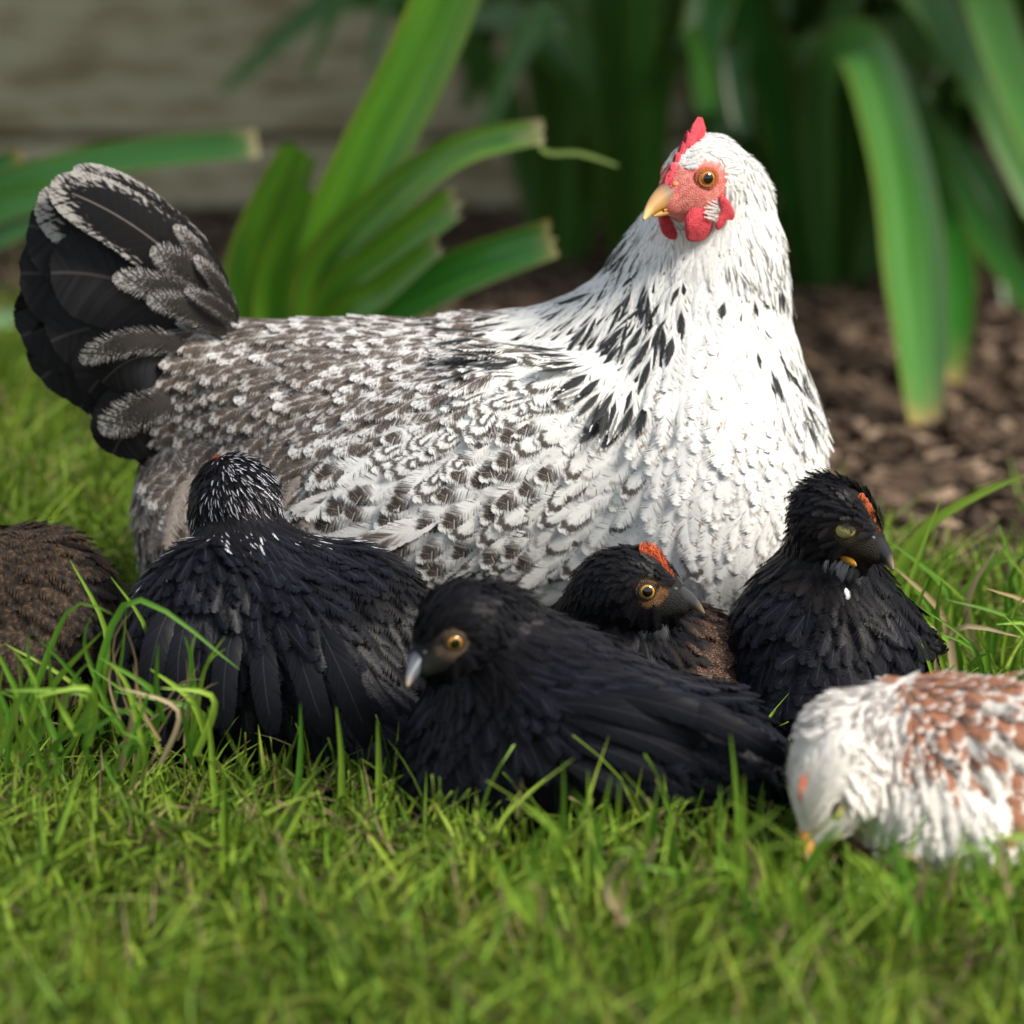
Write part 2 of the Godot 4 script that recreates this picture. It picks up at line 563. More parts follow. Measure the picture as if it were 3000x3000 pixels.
# rings of ellipses along a line: [centre, half width, half height, colour]
func loft(rings: Array, across: Vector3, up: Vector3, seg := 18) -> ArrayMesh:
	var g := Geo.new()
	var last := []
	for k in rings.size():
		var q: Array = rings[k]
		var ids := []
		for j in seg:
			var a := TAU * j / seg
			var nn: Vector3 = (across * cos(a) / q[1] + up * sin(a) / q[2]).normalized()
			ids.append(g.add(q[0] + across * cos(a) * q[1] + up * sin(a) * q[2], nn, (q[3] as Color).lerp(q[4] if q.size() > 4 else q[3], smoothstep(-0.05, -0.75, sin(a))), Vector2(float(j) / seg, float(k) / rings.size())))
		if k > 0:
			for j in seg:
				g.quad(last[j], last[(j + 1) % seg], ids[(j + 1) % seg], ids[j])
		last = ids
	var e: Array = rings[-1]
	var dir: Vector3 = (e[0] - rings[-2][0]).normalized()
	var tip := g.add(e[0] + dir * e[2] * 0.6, dir, e[3])
	for j in seg: g.tri(last[j], last[(j + 1) % seg], tip)
	return g.mesh()
func beak(owner_: Node3D, h: Dictionary, cols: Array, len_ := 1.0) -> void:
	var s: float = h.s
	var rings := []
	var n := 14
	for k in n:
		var t := float(k) / (n - 1)
		var f := 17.0 + 27.0 * len_ * t
		var u := -1.5 - 1.5 * t - 7.0 * t * t * t
		var hw := 6.6 * pow(1.0 - t, 0.75) + 0.9
		var hh := 6.4 * pow(1.0 - t, 0.62) + 0.9
		var c: Color = (cols[0] as Color).lerp(cols[1], sm(0.2, 0.68, t)).lerp(cols[2], sm(0.75, 1.0, t))
		rings.append([hp(h, f, u, 0), hw * s, hh * s, c, c.lerp(cols[3], 0.85 * (1.0 - sm(0.7, 1.0, t)))])
	var m := mat("beak", Color.WHITE, 0.36, true, 0.4)
	var top := part(owner_, "beak", loft(rings, h.L, h.U), m)
	rings = []
	for k in 10:
		var t := float(k) / 9.0
		var f := 14.0 + 23.0 * len_ * t
		var u := -9.5 + 0.8 * t - 1.2 * t * t
		rings.append([hp(h, f, u, 0), (5.6 * pow(1.0 - t, 0.7) + 0.8) * s, (2.4 * pow(1.0 - t, 0.5) + 0.6) * s, (cols[3] as Color).lerp(cols[1], t)])
	part(top, "lower_beak", loft(rings, h.L, h.U), m)
	# the horny edge where the two halves meet
	for sd in [-1.0, 1.0]:
		rings = []
		for k in 9:
			var t := float(k) / 8.0
			rings.append([hp(h, 10.0 + 22.0 * t * len_, -7.2 + 1.6 * sin(t * PI) - 1.0 * t, sd * (9.2 - 6.4 * t)), 0.75 * s, 0.65 * s, cols[4]])
		part(top, "gape", loft(rings, h.L, h.U, 8), m)
		var no := Geo.new()
		blob(no, hp(h, 19.5, 3.0, sd * 4.6), Basis(h.F, h.U, h.L), Vector3(3.4, 1.8, 2.0) * s, func(_p): return cols[5])
		part(top, "nostril", no.mesh(), m)
func blob(g: Geo, c: Vector3, b: Basis, r: Vector3, tint: Callable, rings := 10, seg := 16) -> void:
	var ids := []
	for i in rings + 1:
		var row := []
		var a := PI * i / rings
		for j in seg:
			var o := TAU * j / seg
			var q := Vector3(cos(a), sin(a) * cos(o), sin(a) * sin(o))
			var p := c + b * (q * r)
			row.append(g.add(p, (b * (q / r)).normalized(), tint.call(p), Vector2(float(j) / seg, float(i) / rings)))
		ids.append(row)
	for i in rings:
		for j in seg:
			g.quad(ids[i][j], ids[i][(j + 1) % seg], ids[i + 1][(j + 1) % seg], ids[i + 1][j])
func eye(owner_: Node3D, h: Dictionary, sd: float, iris: Color, lid: Color, ring: Color, f := 8.0, u := 4.0, l := 12.3, r := 5.0) -> void:
	var s: float = h.s
	var out: Vector3 = (h.L * sd * 0.90 + h.F * 0.42 + h.U * 0.06).normalized()
	var c := hp(h, f, u, sd * l)
	var g := Geo.new()
	var side := out.cross(h.U).normalized()
	var up := side.cross(out).normalized()
	var black := Color(0.004, 0.004, 0.004)
	var stops := [[0.0, black], [0.50, black], [0.54, iris * 0.4], [0.60, iris], [0.90, iris], [0.98, iris * 0.3], [1.04, black], [1.25, black], [1.6, black]]
	var ids := []
	for st in stops:
		var row := []
		for j in 28:
			var o := TAU * j / 28.0
			var q: Vector3 = out * cos(st[0]) + (side * cos(o) + up * sin(o)) * sin(st[0])
			row.append(g.add(c + q * r * s, q, st[1]))
		ids.append(row)
	for k in ids.size() - 1:
		for j in 28: g.quad(ids[k][j], ids[k][(j + 1) % 28], ids[k + 1][(j + 1) % 28], ids[k + 1][j])
	var m := mat("eyeball", Color.WHITE, 0.12, true, 0.5)
	m.clearcoat_enabled = true
	m.clearcoat = 1.0
	m.clearcoat_roughness = 0.02
	var e := part(owner_, "eye", g.mesh(), m)
	var lids := Geo.new()
	torus(lids, c + out * r * s * 0.60, side, up, out, 4.35 * s, 3.9 * s, 0.75 * s, ring)
	torus(lids, c + out * r * s * 0.42, side, up, out, 5.4 * s, 4.9 * s, 1.0 * s, lid)
	part(e, "eyelid", lids.mesh(), mat("skin", Color.WHITE, 0.55, true, 0.4))
func torus(g: Geo, c: Vector3, x: Vector3, y: Vector3, z: Vector3, rx: float, ry: float, r: float, col: Color, from := 0.0, to := TAU) -> void:
	var last := []
	for k in 37:
		var a := lerpf(from, to, k / 36.0)
		var d := x * cos(a) + y * sin(a)
		var p := c + x * cos(a) * rx + y * sin(a) * ry
		var row := []
		for j in 8:
			var o := TAU * j / 8.0
			var nn := d * cos(o) + z * sin(o)
			row.append(g.add(p + nn * r * (0.85 + 0.3 * hash1(k * 3.1 + j)), nn, col))
		if k > 0:
			for j in 8: g.quad(last[j], last[(j + 1) % 8], row[(j + 1) % 8], row[j])
		last = row
# a comb: outline given as [f, low, high] in head millimetres, thick at its foot
func comb(owner_: Node3D, h: Dictionary, prof: Array, thick: float, col: Color, seed_: int, label := "") -> void:
	var g := Geo.new()
	var s: float = h.s
	var nz := FastNoiseLite.new()
	nz.seed = seed_
	nz.frequency = 0.55
	for sd in [-1.0, 1.0]:
		var last := []
		for q in prof:
			var row := []
			for j in 9:
				var t := j / 8.0
				var f: float = q[0] + (q[3] if q.size() > 3 else 0.0) * t
				var u: float = lerpf(q[1], q[2], t)
				var bump := nz.get_noise_3d(f, u, sd * 7.0)
				var l: float = sd * (thick * pow(1.0 - t, 0.6) * (1.0 + 0.35 * bump) + 0.05)
				var nn: Vector3 = (h.L * sd + h.U * (0.35 + 1.2 * nz.get_noise_3d(f + 5.0, u, 3.0)) + h.F * 1.2 * nz.get_noise_3d(f, u + 9.0, 1.0)).normalized()
				row.append(g.add(hp(h, f, u, l), nn, col * (0.85 + 0.4 * bump + 0.25 * t)))
			if last:
				for j in 8: g.quad(last[j], last[j + 1], row[j + 1], row[j])
			last = row
	part(owner_, "comb", g.mesh(), mat("skin", Color.WHITE, 0.55, true, 0.4), label)

func body(owner_: Node3D, f: Field, h: Dictionary, cell: float, tint: Callable, material: Material) -> Geo:
	var g := Geo.new()
	var c := hp(h, 4, 0, 0)
	var r: float = 31.0 * h.s
	var one := Vector3.ONE
	var lo := f.lo
	lo.y = maxf(lo.y, -0.012)
	nets(g, f, lo, f.hi, cell, tint, c - one * (r - cell), c + one * (r - cell))
	nets(g, f, c - one * r, c + one * r, 0.0022, tint)
	part(owner_, "body", g.mesh(), material)
	fields.append(f)
	return g
func zone(u: float, v: float, z: float, du: float, dv: float, dz: float, len_: float, wid: float, kinds: Array, lift := 7.0, gap := 0.36) -> Array:
	return [at(u, v, z), Vector3(du, -dv, dz).normalized(), len_ * 0.001, wid * 0.001, kinds, lift, gap]

func hen() -> void:
	var z0 := 0.0
	var s := mpp(0.0)
	var o := thing("hen", Vector3(at(1500, 1900, 0).x, 0, 0), "large white hen with dark pencilled wings and black tail resting among the chicks", "hen")
	var f := Field.new()
	var tilt := Basis(Vector3.BACK, deg_to_rad(-6))
	f.ell(at(1330, 1420, 0), Vector3(830, 450, 450) * s, tilt, 0.03)
	f.ell(at(2010, 1420, 0.015), Vector3(405, 545, 430) * s, Basis(Vector3.BACK, deg_to_rad(8)), 0.03)
	f.ell(at(1340, 1400, 0.062), Vector3(590, 300, 180) * s, Basis(Vector3.BACK, deg_to_rad(20)), 0.012)
	f.ell(at(1340, 1360, -0.062), Vector3(590, 300, 180) * s, Basis(Vector3.BACK, deg_to_rad(20)), 0.012)
	f.ell(at(560, 1500, 0.0), Vector3(150, 260, 280) * s, Basis.IDENTITY, 0.03)
	f.cone(at(1250, 1350, 0), at(610, 1110, 0), 380 * s, 180 * s, 0.03)
	f.cone(at(2060, 1180, 0.005), at(2075, 760, 0.0), 265 * s, 205 * s, 0.03)
	f.cone(at(2075, 760, 0.0), at(2118, 575, -0.004), 200 * s, 128 * s, 0.02)
	f.cone(at(1960, 980, 0.0), at(1520, 1140, 0.0), 200 * s, 175 * s, 0.04)
	var h := frame(at(2052, 528, 0.035), Vector3(-0.74, -0.13, 0.66), 0.04, 1.12)
	head_shape(f, h)
	var nz := FastNoiseLite.new()
	nz.frequency = 420.0
	var face_c := hp(h, 9, 0, 0)
	var tint := func(p: Vector3) -> Color:
		var q: Vector3 = p - h.C
		var ff: float = q.dot(h.F) / h.s
		var uu: float = q.dot(h.U) / h.s
		var a := pow((ff - 9.0) / 16.0, 2.0) + pow((uu + 3.5) / 16.0, 2.0)
		var k: float = 1.0 - smoothstep(0.85, 1.15, a + 0.35 * nz.get_noise_3dv(p))
		if ff > 16.0: k = 1.0
		if absf(uu) > 40.0 or ff < -30.0: k = 0.0
		var red := Color(0.62, 0.095, 0.085).lerp(Color(0.80, 0.33, 0.28), 0.5 + 0.9 * nz.get_noise_3dv(p * 1.7))
		return Color(0.80, 0.79, 0.78).lerp(red, k)
	var bm := mat("skin and down", Color.WHITE, 0.6, true, 0.35)
	var g := body(o, f, h, 0.0085, tint, bm)
	# --- feathers
	var zs := [
		zone(2100, 400, .02, .45, .75, -.2, 8, 3.6, ["white_down"], 6, .42), zone(1960, 420, .05, -.1, 1, 0, 6.5, 3.2, ["white_down"], 5, .42), zone(2040, 430, .05, .7, -.4, 0, 7, 3.4, ["white_down"], 5, .42), zone(2190, 460, .02, .5, .9, -.2, 10, 4, ["white_down"], 7, .42),
		zone(2240, 580, .02, .25, 1, -.1, 14, 5, ["white_down"], 7, .42), zone(2150, 640, .06, .1, 1, .1, 12, 4.5, ["white_down"], 6, .42), zone(1930, 700, .05, -.25, 1, .1, 14, 3.4, ["white", "white", "hackle_light"], 3, 0.56), zone(1985, 640, .05, 0, 1, .2, 8, 3.5, ["white_down"], 6, .42),
		zone(2060, 720, .07, -.05, 1, .2, 18, 4.8, ["white", "white", "hackle_light"], 3, 0.56), zone(2240, 720, .03, .12, 1, 0, 25, 5.4, ["white", "hackle_light"], 3, 0.56),
		zone(1820, 770, .03, -.5, .85, 0, 37, 5.4, ["hackle", "hackle", "hackle_light"], 5, 0.56), zone(1900, 850, .06, -.3, 1, .1, 47, 6.1, ["hackle"], 5, 0.56),
		zone(1760, 860, .04, -.6, .8, 0, 52, 6.5, ["hackle"], 5, 0.56), zone(1660, 950, .04, -.75, .66, 0, 58, 6.8, ["hackle"], 5, 0.56), zone(1800, 1000, .07, -.5, .87, .1, 55, 6.8, ["hackle"], 5, 0.56),
		zone(1560, 1010, .05, -.85, .5, 0, 58, 6.8, ["hackle", "hackle", "mottle"], 4, 0.56), zone(1820, 1110, .09, -.4, .9, .1, 44, 6.8, ["hackle", "hackle", "hackle_light"], 5, 0.56),
		zone(2270, 860, .03, .1, 1, 0, 34, 6.1, ["hackle_light", "hackle", "white"], 3, 0.56), zone(2300, 1020, .02, .2, 1, 0, 47, 6.1, ["hackle", "hackle_light", "white", "white"], 5, 0.56), zone(2340, 1160, .0, .35, 1, 0, 35, 7.5, ["hackle_light", "fleck", "white"], 4, 0.56),
		zone(2080, 860, .08, 0, 1, .1, 24, 13, ["white"], 8), zone(2130, 1000, .09, .03, 1, .1, 26, 15.0, ["white", "white", "fleck"], 3, 0.54),
		zone(1980, 1080, .1, -.03, 1, .1, 26, 15.0, ["white", "fleck"], 3, 0.54), zone(2180, 1200, .09, .08, 1, .1, 26, 15.0, ["fleck", "fleck", "white"], 3, 0.54), zone(1960, 1300, .11, -.05, 1, 0, 26, 15.8, ["fleck", "fleck", "white"], 3, 0.54),
		zone(2330, 1370, .05, .3, 1, 0, 25, 13.5, ["fleck"], 3, 0.54), zone(2080, 1480, .1, 0, 1, 0, 26, 15.8, ["fleck", "fleck", "fleck_dark"], 3, 0.54), zone(2270, 1560, .07, .15, 1, 0, 26, 15.0, ["fleck", "fleck_dark"], 3, 0.54),
		zone(1960, 1650, .1, -.1, 1, 0, 26, 16.4, ["fleck_dark", "fleck", "horseshoe"], 3, 0.56), zone(2150, 1700, .08, 0, 1, 0, 30, 15.8, ["fleck_dark", "fleck", "white"], 3, 0.54),
		zone(1800, 1300, .1, -.7, .5, -.1, 25, 16.4, ["horseshoe", "fleck_dark", "white"], 5, 0.56), zone(1700, 1180, .09, -.85, .35, -.1, 26, 16.4, ["horseshoe", "horseshoe", "white"], 5, 0.56), zone(1600, 1110, .08, -.92, .2, 0, 30, 13.3, ["pencilled", "horseshoe"], 4, 0.56),
		zone(1640, 1330, .1, -.75, .5, 0, 26, 17.2, ["horseshoe", "horseshoe", "blotch"], 5, 0.56), zone(1480, 1220, .1, -.85, .35, 0, 28, 16.4, ["horseshoe", "pencilled", "blotch"], 5, 0.56), zone(1450, 1400, .1, -.8, .5, 0, 26, 17.2, ["blotch", "blotch", "horseshoe"], 5, 0.56),
		zone(1300, 1360, .1, -.88, .45, 0, 30, 16.4, ["blotch", "pencilled"], 4, 0.56), zone(1280, 1530, .1, -.8, .55, 0, 28, 17.2, ["blotch"], 5, 0.56), zone(1090, 1470, .09, -.85, .5, 0, 31, 16.4, ["blotch", "blotch", "white"], 4, 0.56),
		zone(1500, 1600, .1, -.75, .5, 0, 28, 17.9, ["blotch", "horseshoe"], 5, 0.56), zone(1750, 1540, .1, -.75, .5, 0, 26, 17.2, ["horseshoe", "fleck_dark"], 5, 0.56), zone(1700, 1690, .09, -.7, .6, 0, 28, 17.9, ["horseshoe", "pencilled"], 5, 0.56), zone(1450, 1750, .09, -.7, .6, 0, 28, 17.2, ["pencilled"], 5, 0.56),
		zone(1350, 940, .0, -1, .12, 0, 29, 12.6, ["mottle"], 4, 0.48), zone(1350, 1080, .06, -.95, .25, 0, 29, 13.3, ["mottle"], 4, 0.48), zone(1100, 930, .0, -1, .08, 0, 30, 13.3, ["mottle"], 4, 0.48), zone(1120, 1130, .07, -.92, .3, 0, 29, 14.0, ["mottle", "mottle", "mottle_dark"], 4, 0.48),
		zone(850, 920, .0, -1, .1, 0, 32, 14.0, ["mottle_dark", "mottle_dark", "mottle"], 4, 0.48), zone(880, 1080, .06, -.93, .3, 0, 32, 14.7, ["mottle_dark", "mottle_dark", "mottle"], 4, 0.48), zone(980, 1290, .09, -.85, .45, 0, 30, 14.7, ["mottle_dark", "mottle_dark", "mottle"], 5, 0.48),
		zone(680, 930, .03, -.95, .0, 0, 30, 14.0, ["mottle", "covert_frost"], 4, 0.48), zone(640, 1080, .05, -.85, .4, 0, 32, 15.4, ["mottle_dark"], 5, 0.48), zone(520, 1180, .04, -.7, .65, 0, 32, 15.4, ["mottle_dark"], 6, 0.48),
		zone(720, 1260, .07, -.75, .6, 0, 30, 15.4, ["mottle_dark"], 5, 0.48), zone(480, 1330, .03, -.45, .85, 0, 30, 15.4, ["mottle_dark"], 7, 0.48), zone(640, 1420, .07, -.4, .9, 0, 30, 15.4, ["mottle_dark", "fluff_brown"], 7, 0.48),
		zone(860, 1440, .08, -.6, .7, 0, 30, 15.4, ["mottle", "fluff_brown"], 7, 0.48), zone(470, 1520, .04, -.2, 1, 0, 29, 14.7, ["fluff_brown", "mottle_dark"], 9, 0.48), zone(500, 1660, .05, 0, 1, 0, 27, 16.8, ["fluff_brown"], 9, 0.48),
	]
	var bare := [[hp(h, 12, -3, 11), 0.0150], [hp(h, 12, -3, -11), 0.0150], [hp(h, 22, -3, 0), 0.0130], [hp(h, 4, -9, 14), 0.0095], [hp(h, 20, -10, 0), 0.010], [hp(h, 19, 8, 0), 0.0085], [hp(h, 14, 14, 0), 0.0068], [hp(h, 9, 18, 0), 0.0060], [hp(h, 4, 21, 0), 0.0055], [hp(h, 6, 5, 15), 0.0115]]
	var under: Array = []
	for z in zs:
		var kinds: Array = z[4]
		var first: String = kinds[0]
		if first in ["horseshoe", "blotch", "pencilled", "fleck", "fleck_dark", "white"]:
			under.append([z[0], z[1], z[2] * 0.85, z[3] * 0.8, ["white"], 1.0, 0.5])
		elif first in ["mottle", "mottle_dark"]:
			under.append([z[0], z[1], z[2] * 0.85, z[3] * 0.8, [first], 1.0, 0.5])
		elif first == "hackle":
			under.append([z[0], z[1], z[2] * 0.8, z[3], ["hackle", "hackle_light"], 1.0, 0.6])
		else:
			under.append([z[0], z[1], z[2] * 0.85, z[3], ["white_down"], 1.0, 0.6])
	plumage(o, g, f, under, bare, 6, 60000, [Color(0.90, 0.90, 0.90), Color(1, 1, 1)])
	plumage(o, g, f, zs, bare, 5, 110000, [Color(0.94, 0.94, 0.94), Color(1, 1, 1)])
	# --- head parts
	var horn := Color(0.62, 0.46, 0.25)
	beak(o, h, [Color(0.16, 0.115, 0.11), Color(0.46, 0.27, 0.11), Color(0.66, 0.47, 0.20), Color(0.68, 0.33, 0.02), Color(0.55, 0.24, 0.04), Color(0.72, 0.28, 0.12)], 0.86)
	for sd in [-1.0, 1.0]:
		eye(o, h, sd, Color(0.62, 0.20, 0.025), Color(0.58, 0.13, 0.07), Color(0.40, 0.13, 0.04))
	var red := Color(0.64, 0.060, 0.085)
	comb(o, h, [[24, 2, 4, 0], [22, 2, 8, 0], [20.5, 3, 9.5, -1], [19, 4, 12.5, -1], [17.5, 5, 12.5, -2], [16, 6, 17, -2], [14.5, 8, 16.5, -3], [13, 9, 21.5, -4], [11.5, 10, 20, -4], [10, 11, 26, -5], [8.5, 12, 24, -5], [7, 13, 28, -6], [5, 14, 31, -8], [3, 15, 30, -9], [1, 16, 26, -8], [-1, 16.5, 20, -4]], 4.6, red, 3)
	for sd in [-1.0, 1.0]:
		var hb := Basis(h.F, h.U, h.L)
		var wf := Field.new()
		wf.ell(hp(h, 14.0, -20.0, sd * 8.8), Vector3(8.0, 7.4, 1.7) * h.s, hb.rotated(h.F, -0.3 * sd), 0.003)
		wf.ell(hp(h, 12.5, -13.0, sd * 9.6), Vector3(8.4, 5.0, 2.0) * h.s, hb.rotated(h.L, 0.3 * sd), 0.005)
		wf.ell(hp(h, 10.0, -22.5, sd * 9.2), Vector3(5.0, 5.0, 1.8) * h.s, hb.rotated(h.F, -0.5 * sd), 0.003)
		var w := Geo.new()
		nets(w, wf, wf.lo, wf.hi, 0.0011, func(p): return Color(0.64, 0.060, 0.080) * (0.95 + 0.5 * nz.get_noise_3dv(p * 1.5)))
		part(o, "wattle", w.mesh(), mat("skin", Color.WHITE, 0.55, true, 0.4))
		var ef := Field.new()
		ef.ell(hp(h, -1.0, -13.0, sd * 15.2), Vector3(3.2, 7.6, 1.9) * h.s, hb.rotated(h.L, 0.5 * sd), 0.003)
		ef.ell(hp(h, 2.5, -18.0, sd * 14.4), Vector3(3.0, 5.6, 1.7) * h.s, hb.rotated(h.L, -0.7 * sd), 0.003)
		var e := Geo.new()
		nets(e, ef, ef.lo, ef.hi, 0.0011, func(p): return Color(0.62, 0.060, 0.080) * (0.95 + 0.5 * nz.get_noise_3dv(p * 1.5)))
		part(o, "earlobe", e.mesh(), mat("skin", Color.WHITE, 0.55, true, 0.4))
		# white tuft over the ear and fine bristles on the cheek
		var where := []
		var tint2 := []
		var hairs := []
		var tint3 := []
		for k in 44:
			var p := hp(h, -3.5 + rng.randf_range(-2.5, 2.5), 1.5 + rng.randf_range(-5, 5), sd * 15.4)
			var y: Vector3 = (-h.F * 0.9 - h.U * rng.randf_range(-0.2, 0.5) + h.L * sd * 0.30).normalized()
			var zz: Vector3 = (h.L * sd - y * y.dot(h.L * sd)).normalized()
			where.append(Transform3D(Basis(y.cross(zz) * 0.0028, y * 0.010, zz * 0.009), p))
			tint2.append(Color.WHITE)
		for k in 34:
			var p := hp(h, rng.randf_range(0, 13), rng.randf_range(-15, -7), sd * 13.6)
			var y: Vector3 = (-h.F * 0.8 - h.U * rng.randf_range(0.2, 0.7) + h.L * sd * 0.22).normalized()
			var zz: Vector3 = (h.L * sd - y * y.dot(h.L * sd)).normalized()
			hairs.append(Transform3D(Basis(y.cross(zz) * 0.003, y * 0.009, zz * 0.006), p))
			tint3.append(Color(0.95, 0.9, 0.88))
		scatter(o, "ear_tuft", feather_mesh("soft", 0), feather_material("white"), where, tint2)
		scatter(o, "bristles", tuft(7, 0.9, 5), feather_material("white"), hairs, tint3)
	# --- tail: each feather a part
	var tails := [
		# root, bend, tip (photo pixels), depth, width px, kind, shape
		[[640, 960], [360, 1010], [235, 1195], -.006, 301, "tail_black"], [[640, 950], [300, 960], [120, 1110], -.004, 330, "tail_black"], [[640, 940], [300, 880], [62, 985], -.003, 345, "tail_black"],
		[[640, 930], [330, 800], [60, 800], 0, 345, "tail_black"], [[650, 920], [380, 720], [85, 660], .002, 330, "tail_black"], [[650, 920], [400, 680], [110, 590], .003, 230, "tail_frost"],
		[[640, 1010], [350, 900], [150, 1000], .010, 316, "tail_black"], [[650, 980], [380, 780], [150, 800], .012, 301, "tail_black"], [[670, 930], [450, 640], [150, 545], .016, 185, "tail_frost"],
		[[690, 910], [500, 600], [215, 500], .010, 120, "tail_frost"], [[650, 1010], [420, 930], [260, 1150], .016, 272, "tail_black"],
		[[680, 920], [560, 760], [440, 735], .026, 95, "covert_frost"], [[680, 960], [540, 830], [330, 815], .030, 100, "covert_frost"], [[670, 990], [560, 880], [430, 880], .034, 85, "covert_frost"], [[680, 900], [610, 760], [510, 660], .020, 50, "covert_frost"], [[700, 940], [650, 830], [570, 750], .026, 50, "covert_frost"], [[700, 950], [640, 880], [540, 850], .034, 46, "covert_frost"],
		[[560, 1020], [380, 960], [235, 1060], .044, 88, "covert_frost"], [[540, 1060], [400, 1000], [300, 1120], .036, 186, "tail_black"],
		[[560, 1120], [400, 1180], [330, 1330], .030, 243, "tail_black"], [[580, 1150], [440, 1180], [290, 1260], .040, 120, "covert_frost"], [[600, 1200], [470, 1260], [400, 1350], .02, 186, "tail_black"],
	]
	var k2 := 0
	for q in tails:
		for mirror in [1.0, -1.0]:
			if mirror < 0.0 and not (q[5] as String).begins_with("tail"): continue
			var zz: float = q[3] * mirror + (0.0 if mirror > 0 else -0.012)
			var facing := Vector3(0.15, 0.25, 1.0 * mirror).normalized()
			part(o, "tail_feather", quill(at(q[0][0], q[0][1], zz * 0.6), at(q[1][0], q[1][1], zz * 1.3), at(q[2][0], q[2][1], zz), q[4] * s, facing, 80, 2, 70 + k2, 0.06, 0.02 if (q[5] as String).begins_with("tail") else 0.16, 0.94 if (q[5] as String).begins_with("tail") else 0.55), feather_material(q[5]))
			k2 += 1
	# --- long wing feathers along the lower rear edge of the folded wing
	for q in [[[1300, 1520], [1090, 1580], [930, 1680], .097, 75, "mottle"], [[1300, 1400], [1080, 1440], [860, 1500], .088, 70, "mottle"]]:
		part(o, "wing_feather", quill(at(q[0][0], q[0][1], q[3]), at(q[1][0], q[1][1], q[3] + .006), at(q[2][0], q[2][1], q[3]), q[4] * s, Vector3(0, .1, 1), 40, 2, 300 + k2, 0.1, 0.06), feather_material(q[5]))
		k2 += 1

# ---------------------------------------------------------------- chicks
func dark_tint(p: Vector3) -> Color:
	return Color(0.013, 0.012, 0.013)
func face_of(h: Dictionary, skin: Color, base: Color) -> Callable:
	var nz := FastNoiseLite.new()
	nz.frequency = 380.0
	return func(p: Vector3) -> Color:
		var q: Vector3 = p - h.C
		var ff: float = q.dot(h.F) / h.s
		var uu: float = q.dot(h.U) / h.s
		var a := pow((ff - 9.5) / 9.5, 2.0) + pow((uu - 2.6) / 8.6, 2.0)
		var k: float = 1.0 - smoothstep(0.7, 1.2, a + 0.6 * nz.get_noise_3dv(p))
		if absf(q.dot(h.L)) > 24.0 * h.s: k = 0.0
		return base.lerp(skin * (0.8 + 0.6 * nz.get_noise_3dv(p * 2.0)), k)
func chick_face(o: Node3D, h: Dictionary, beak_cols: Array, iris: Color, closed := false) -> void:
	beak(o, h, beak_cols, 0.68)
	for sd in [-1.0, 1.0]:
		if closed:
			var s: float = h.s
			var g := Geo.new()
			var out: Vector3 = (h.L * sd * 0.92 + h.F * 0.36).normalized()
			var b := Basis(h.F, h.U, h.L)
			blob(g, hp(h, 8, 3.2, sd * 12.0), b.rotated(h.L, 0.45 * sd), Vector3(6.4, 4.6, 3.9) * s, func(p): return Color(0.42, 0.37, 0.13).lerp(Color(0.035, 0.028, 0.018), smoothstep(0.8, 2.6, ((p - h.C) as Vector3).dot(h.U) / s - 3.6)), 12, 18)
			var e := part(o, "eyelid", g.mesh(), mat("skin", Color.WHITE, 0.55, true, 0.4), "closed olive yellow eyelid")
			var l := Geo.new()
			torus(l, hp(h, 8, 4.6, sd * 14.3), h.F, (h.U - h.L * sd * 0.3).normalized(), out, 5.6 * s, 1.6 * s, 0.5 * s, Color(0.02, 0.016, 0.012), PI * 0.05, PI * 0.95)
			part(e, "lid_crease", l.mesh(), mat("skin", Color.WHITE, 0.55, true, 0.4))
		else:
			eye(o, h, sd, iris, Color(0.075, 0.045, 0.022), Color(0.035, 0.032, 0.032), 8.0, 3.4, 11.6, 5.3)
func bares(h: Dictionary) -> Array:
	return [[hp(h, 16, -4, 7), 0.0075], [hp(h, 16, -4, -7), 0.0075], [hp(h, 23, -3, 0), 0.0105], [hp(h, 10.5, 3.4, 13), 0.0088], [hp(h, 10.5, 3.4, -13), 0.0088], [hp(h, 15, 3, 9), 0.0060], [hp(h, 15, 3, -9), 0.0060]]
func skull_top(f: float) -> float:
	return maxf(2.0 + 19.0 * sqrt(maxf(0.0, 1.0 - pow((f + 4.0) / 23.0, 2.0))), -3.0 + 14.0 * sqrt(maxf(0.0, 1.0 - pow((f - 7.0) / 17.0, 2.0))))
func crest_bares(h: Dictionary) -> Array:
	var out := bares(h)
	for k in 9:
		var f := lerpf(21.0, 2.0, k / 8.0)
		out.append([hp(h, f, skull_top(f), 0), 0.0040])
	return out
func chick_comb(o: Node3D, h: Dictionary, tall := 1.0) -> void:
	var pr := []
	for k in 15:
		var t := k / 14.0
		var f := lerpf(21.0, 2.0, t)
		var low := skull_top(f) - 1.5
		pr.append([f, low, low + 2.0 + tall * (2.6 + 3.4 * sin(t * PI) + (1.2 if k % 2 else -0.8)), -1.5])
	comb(o, h, pr, 2.2, Color(0.66, 0.11, 0.035), 8, "small saw-edged orange comb")

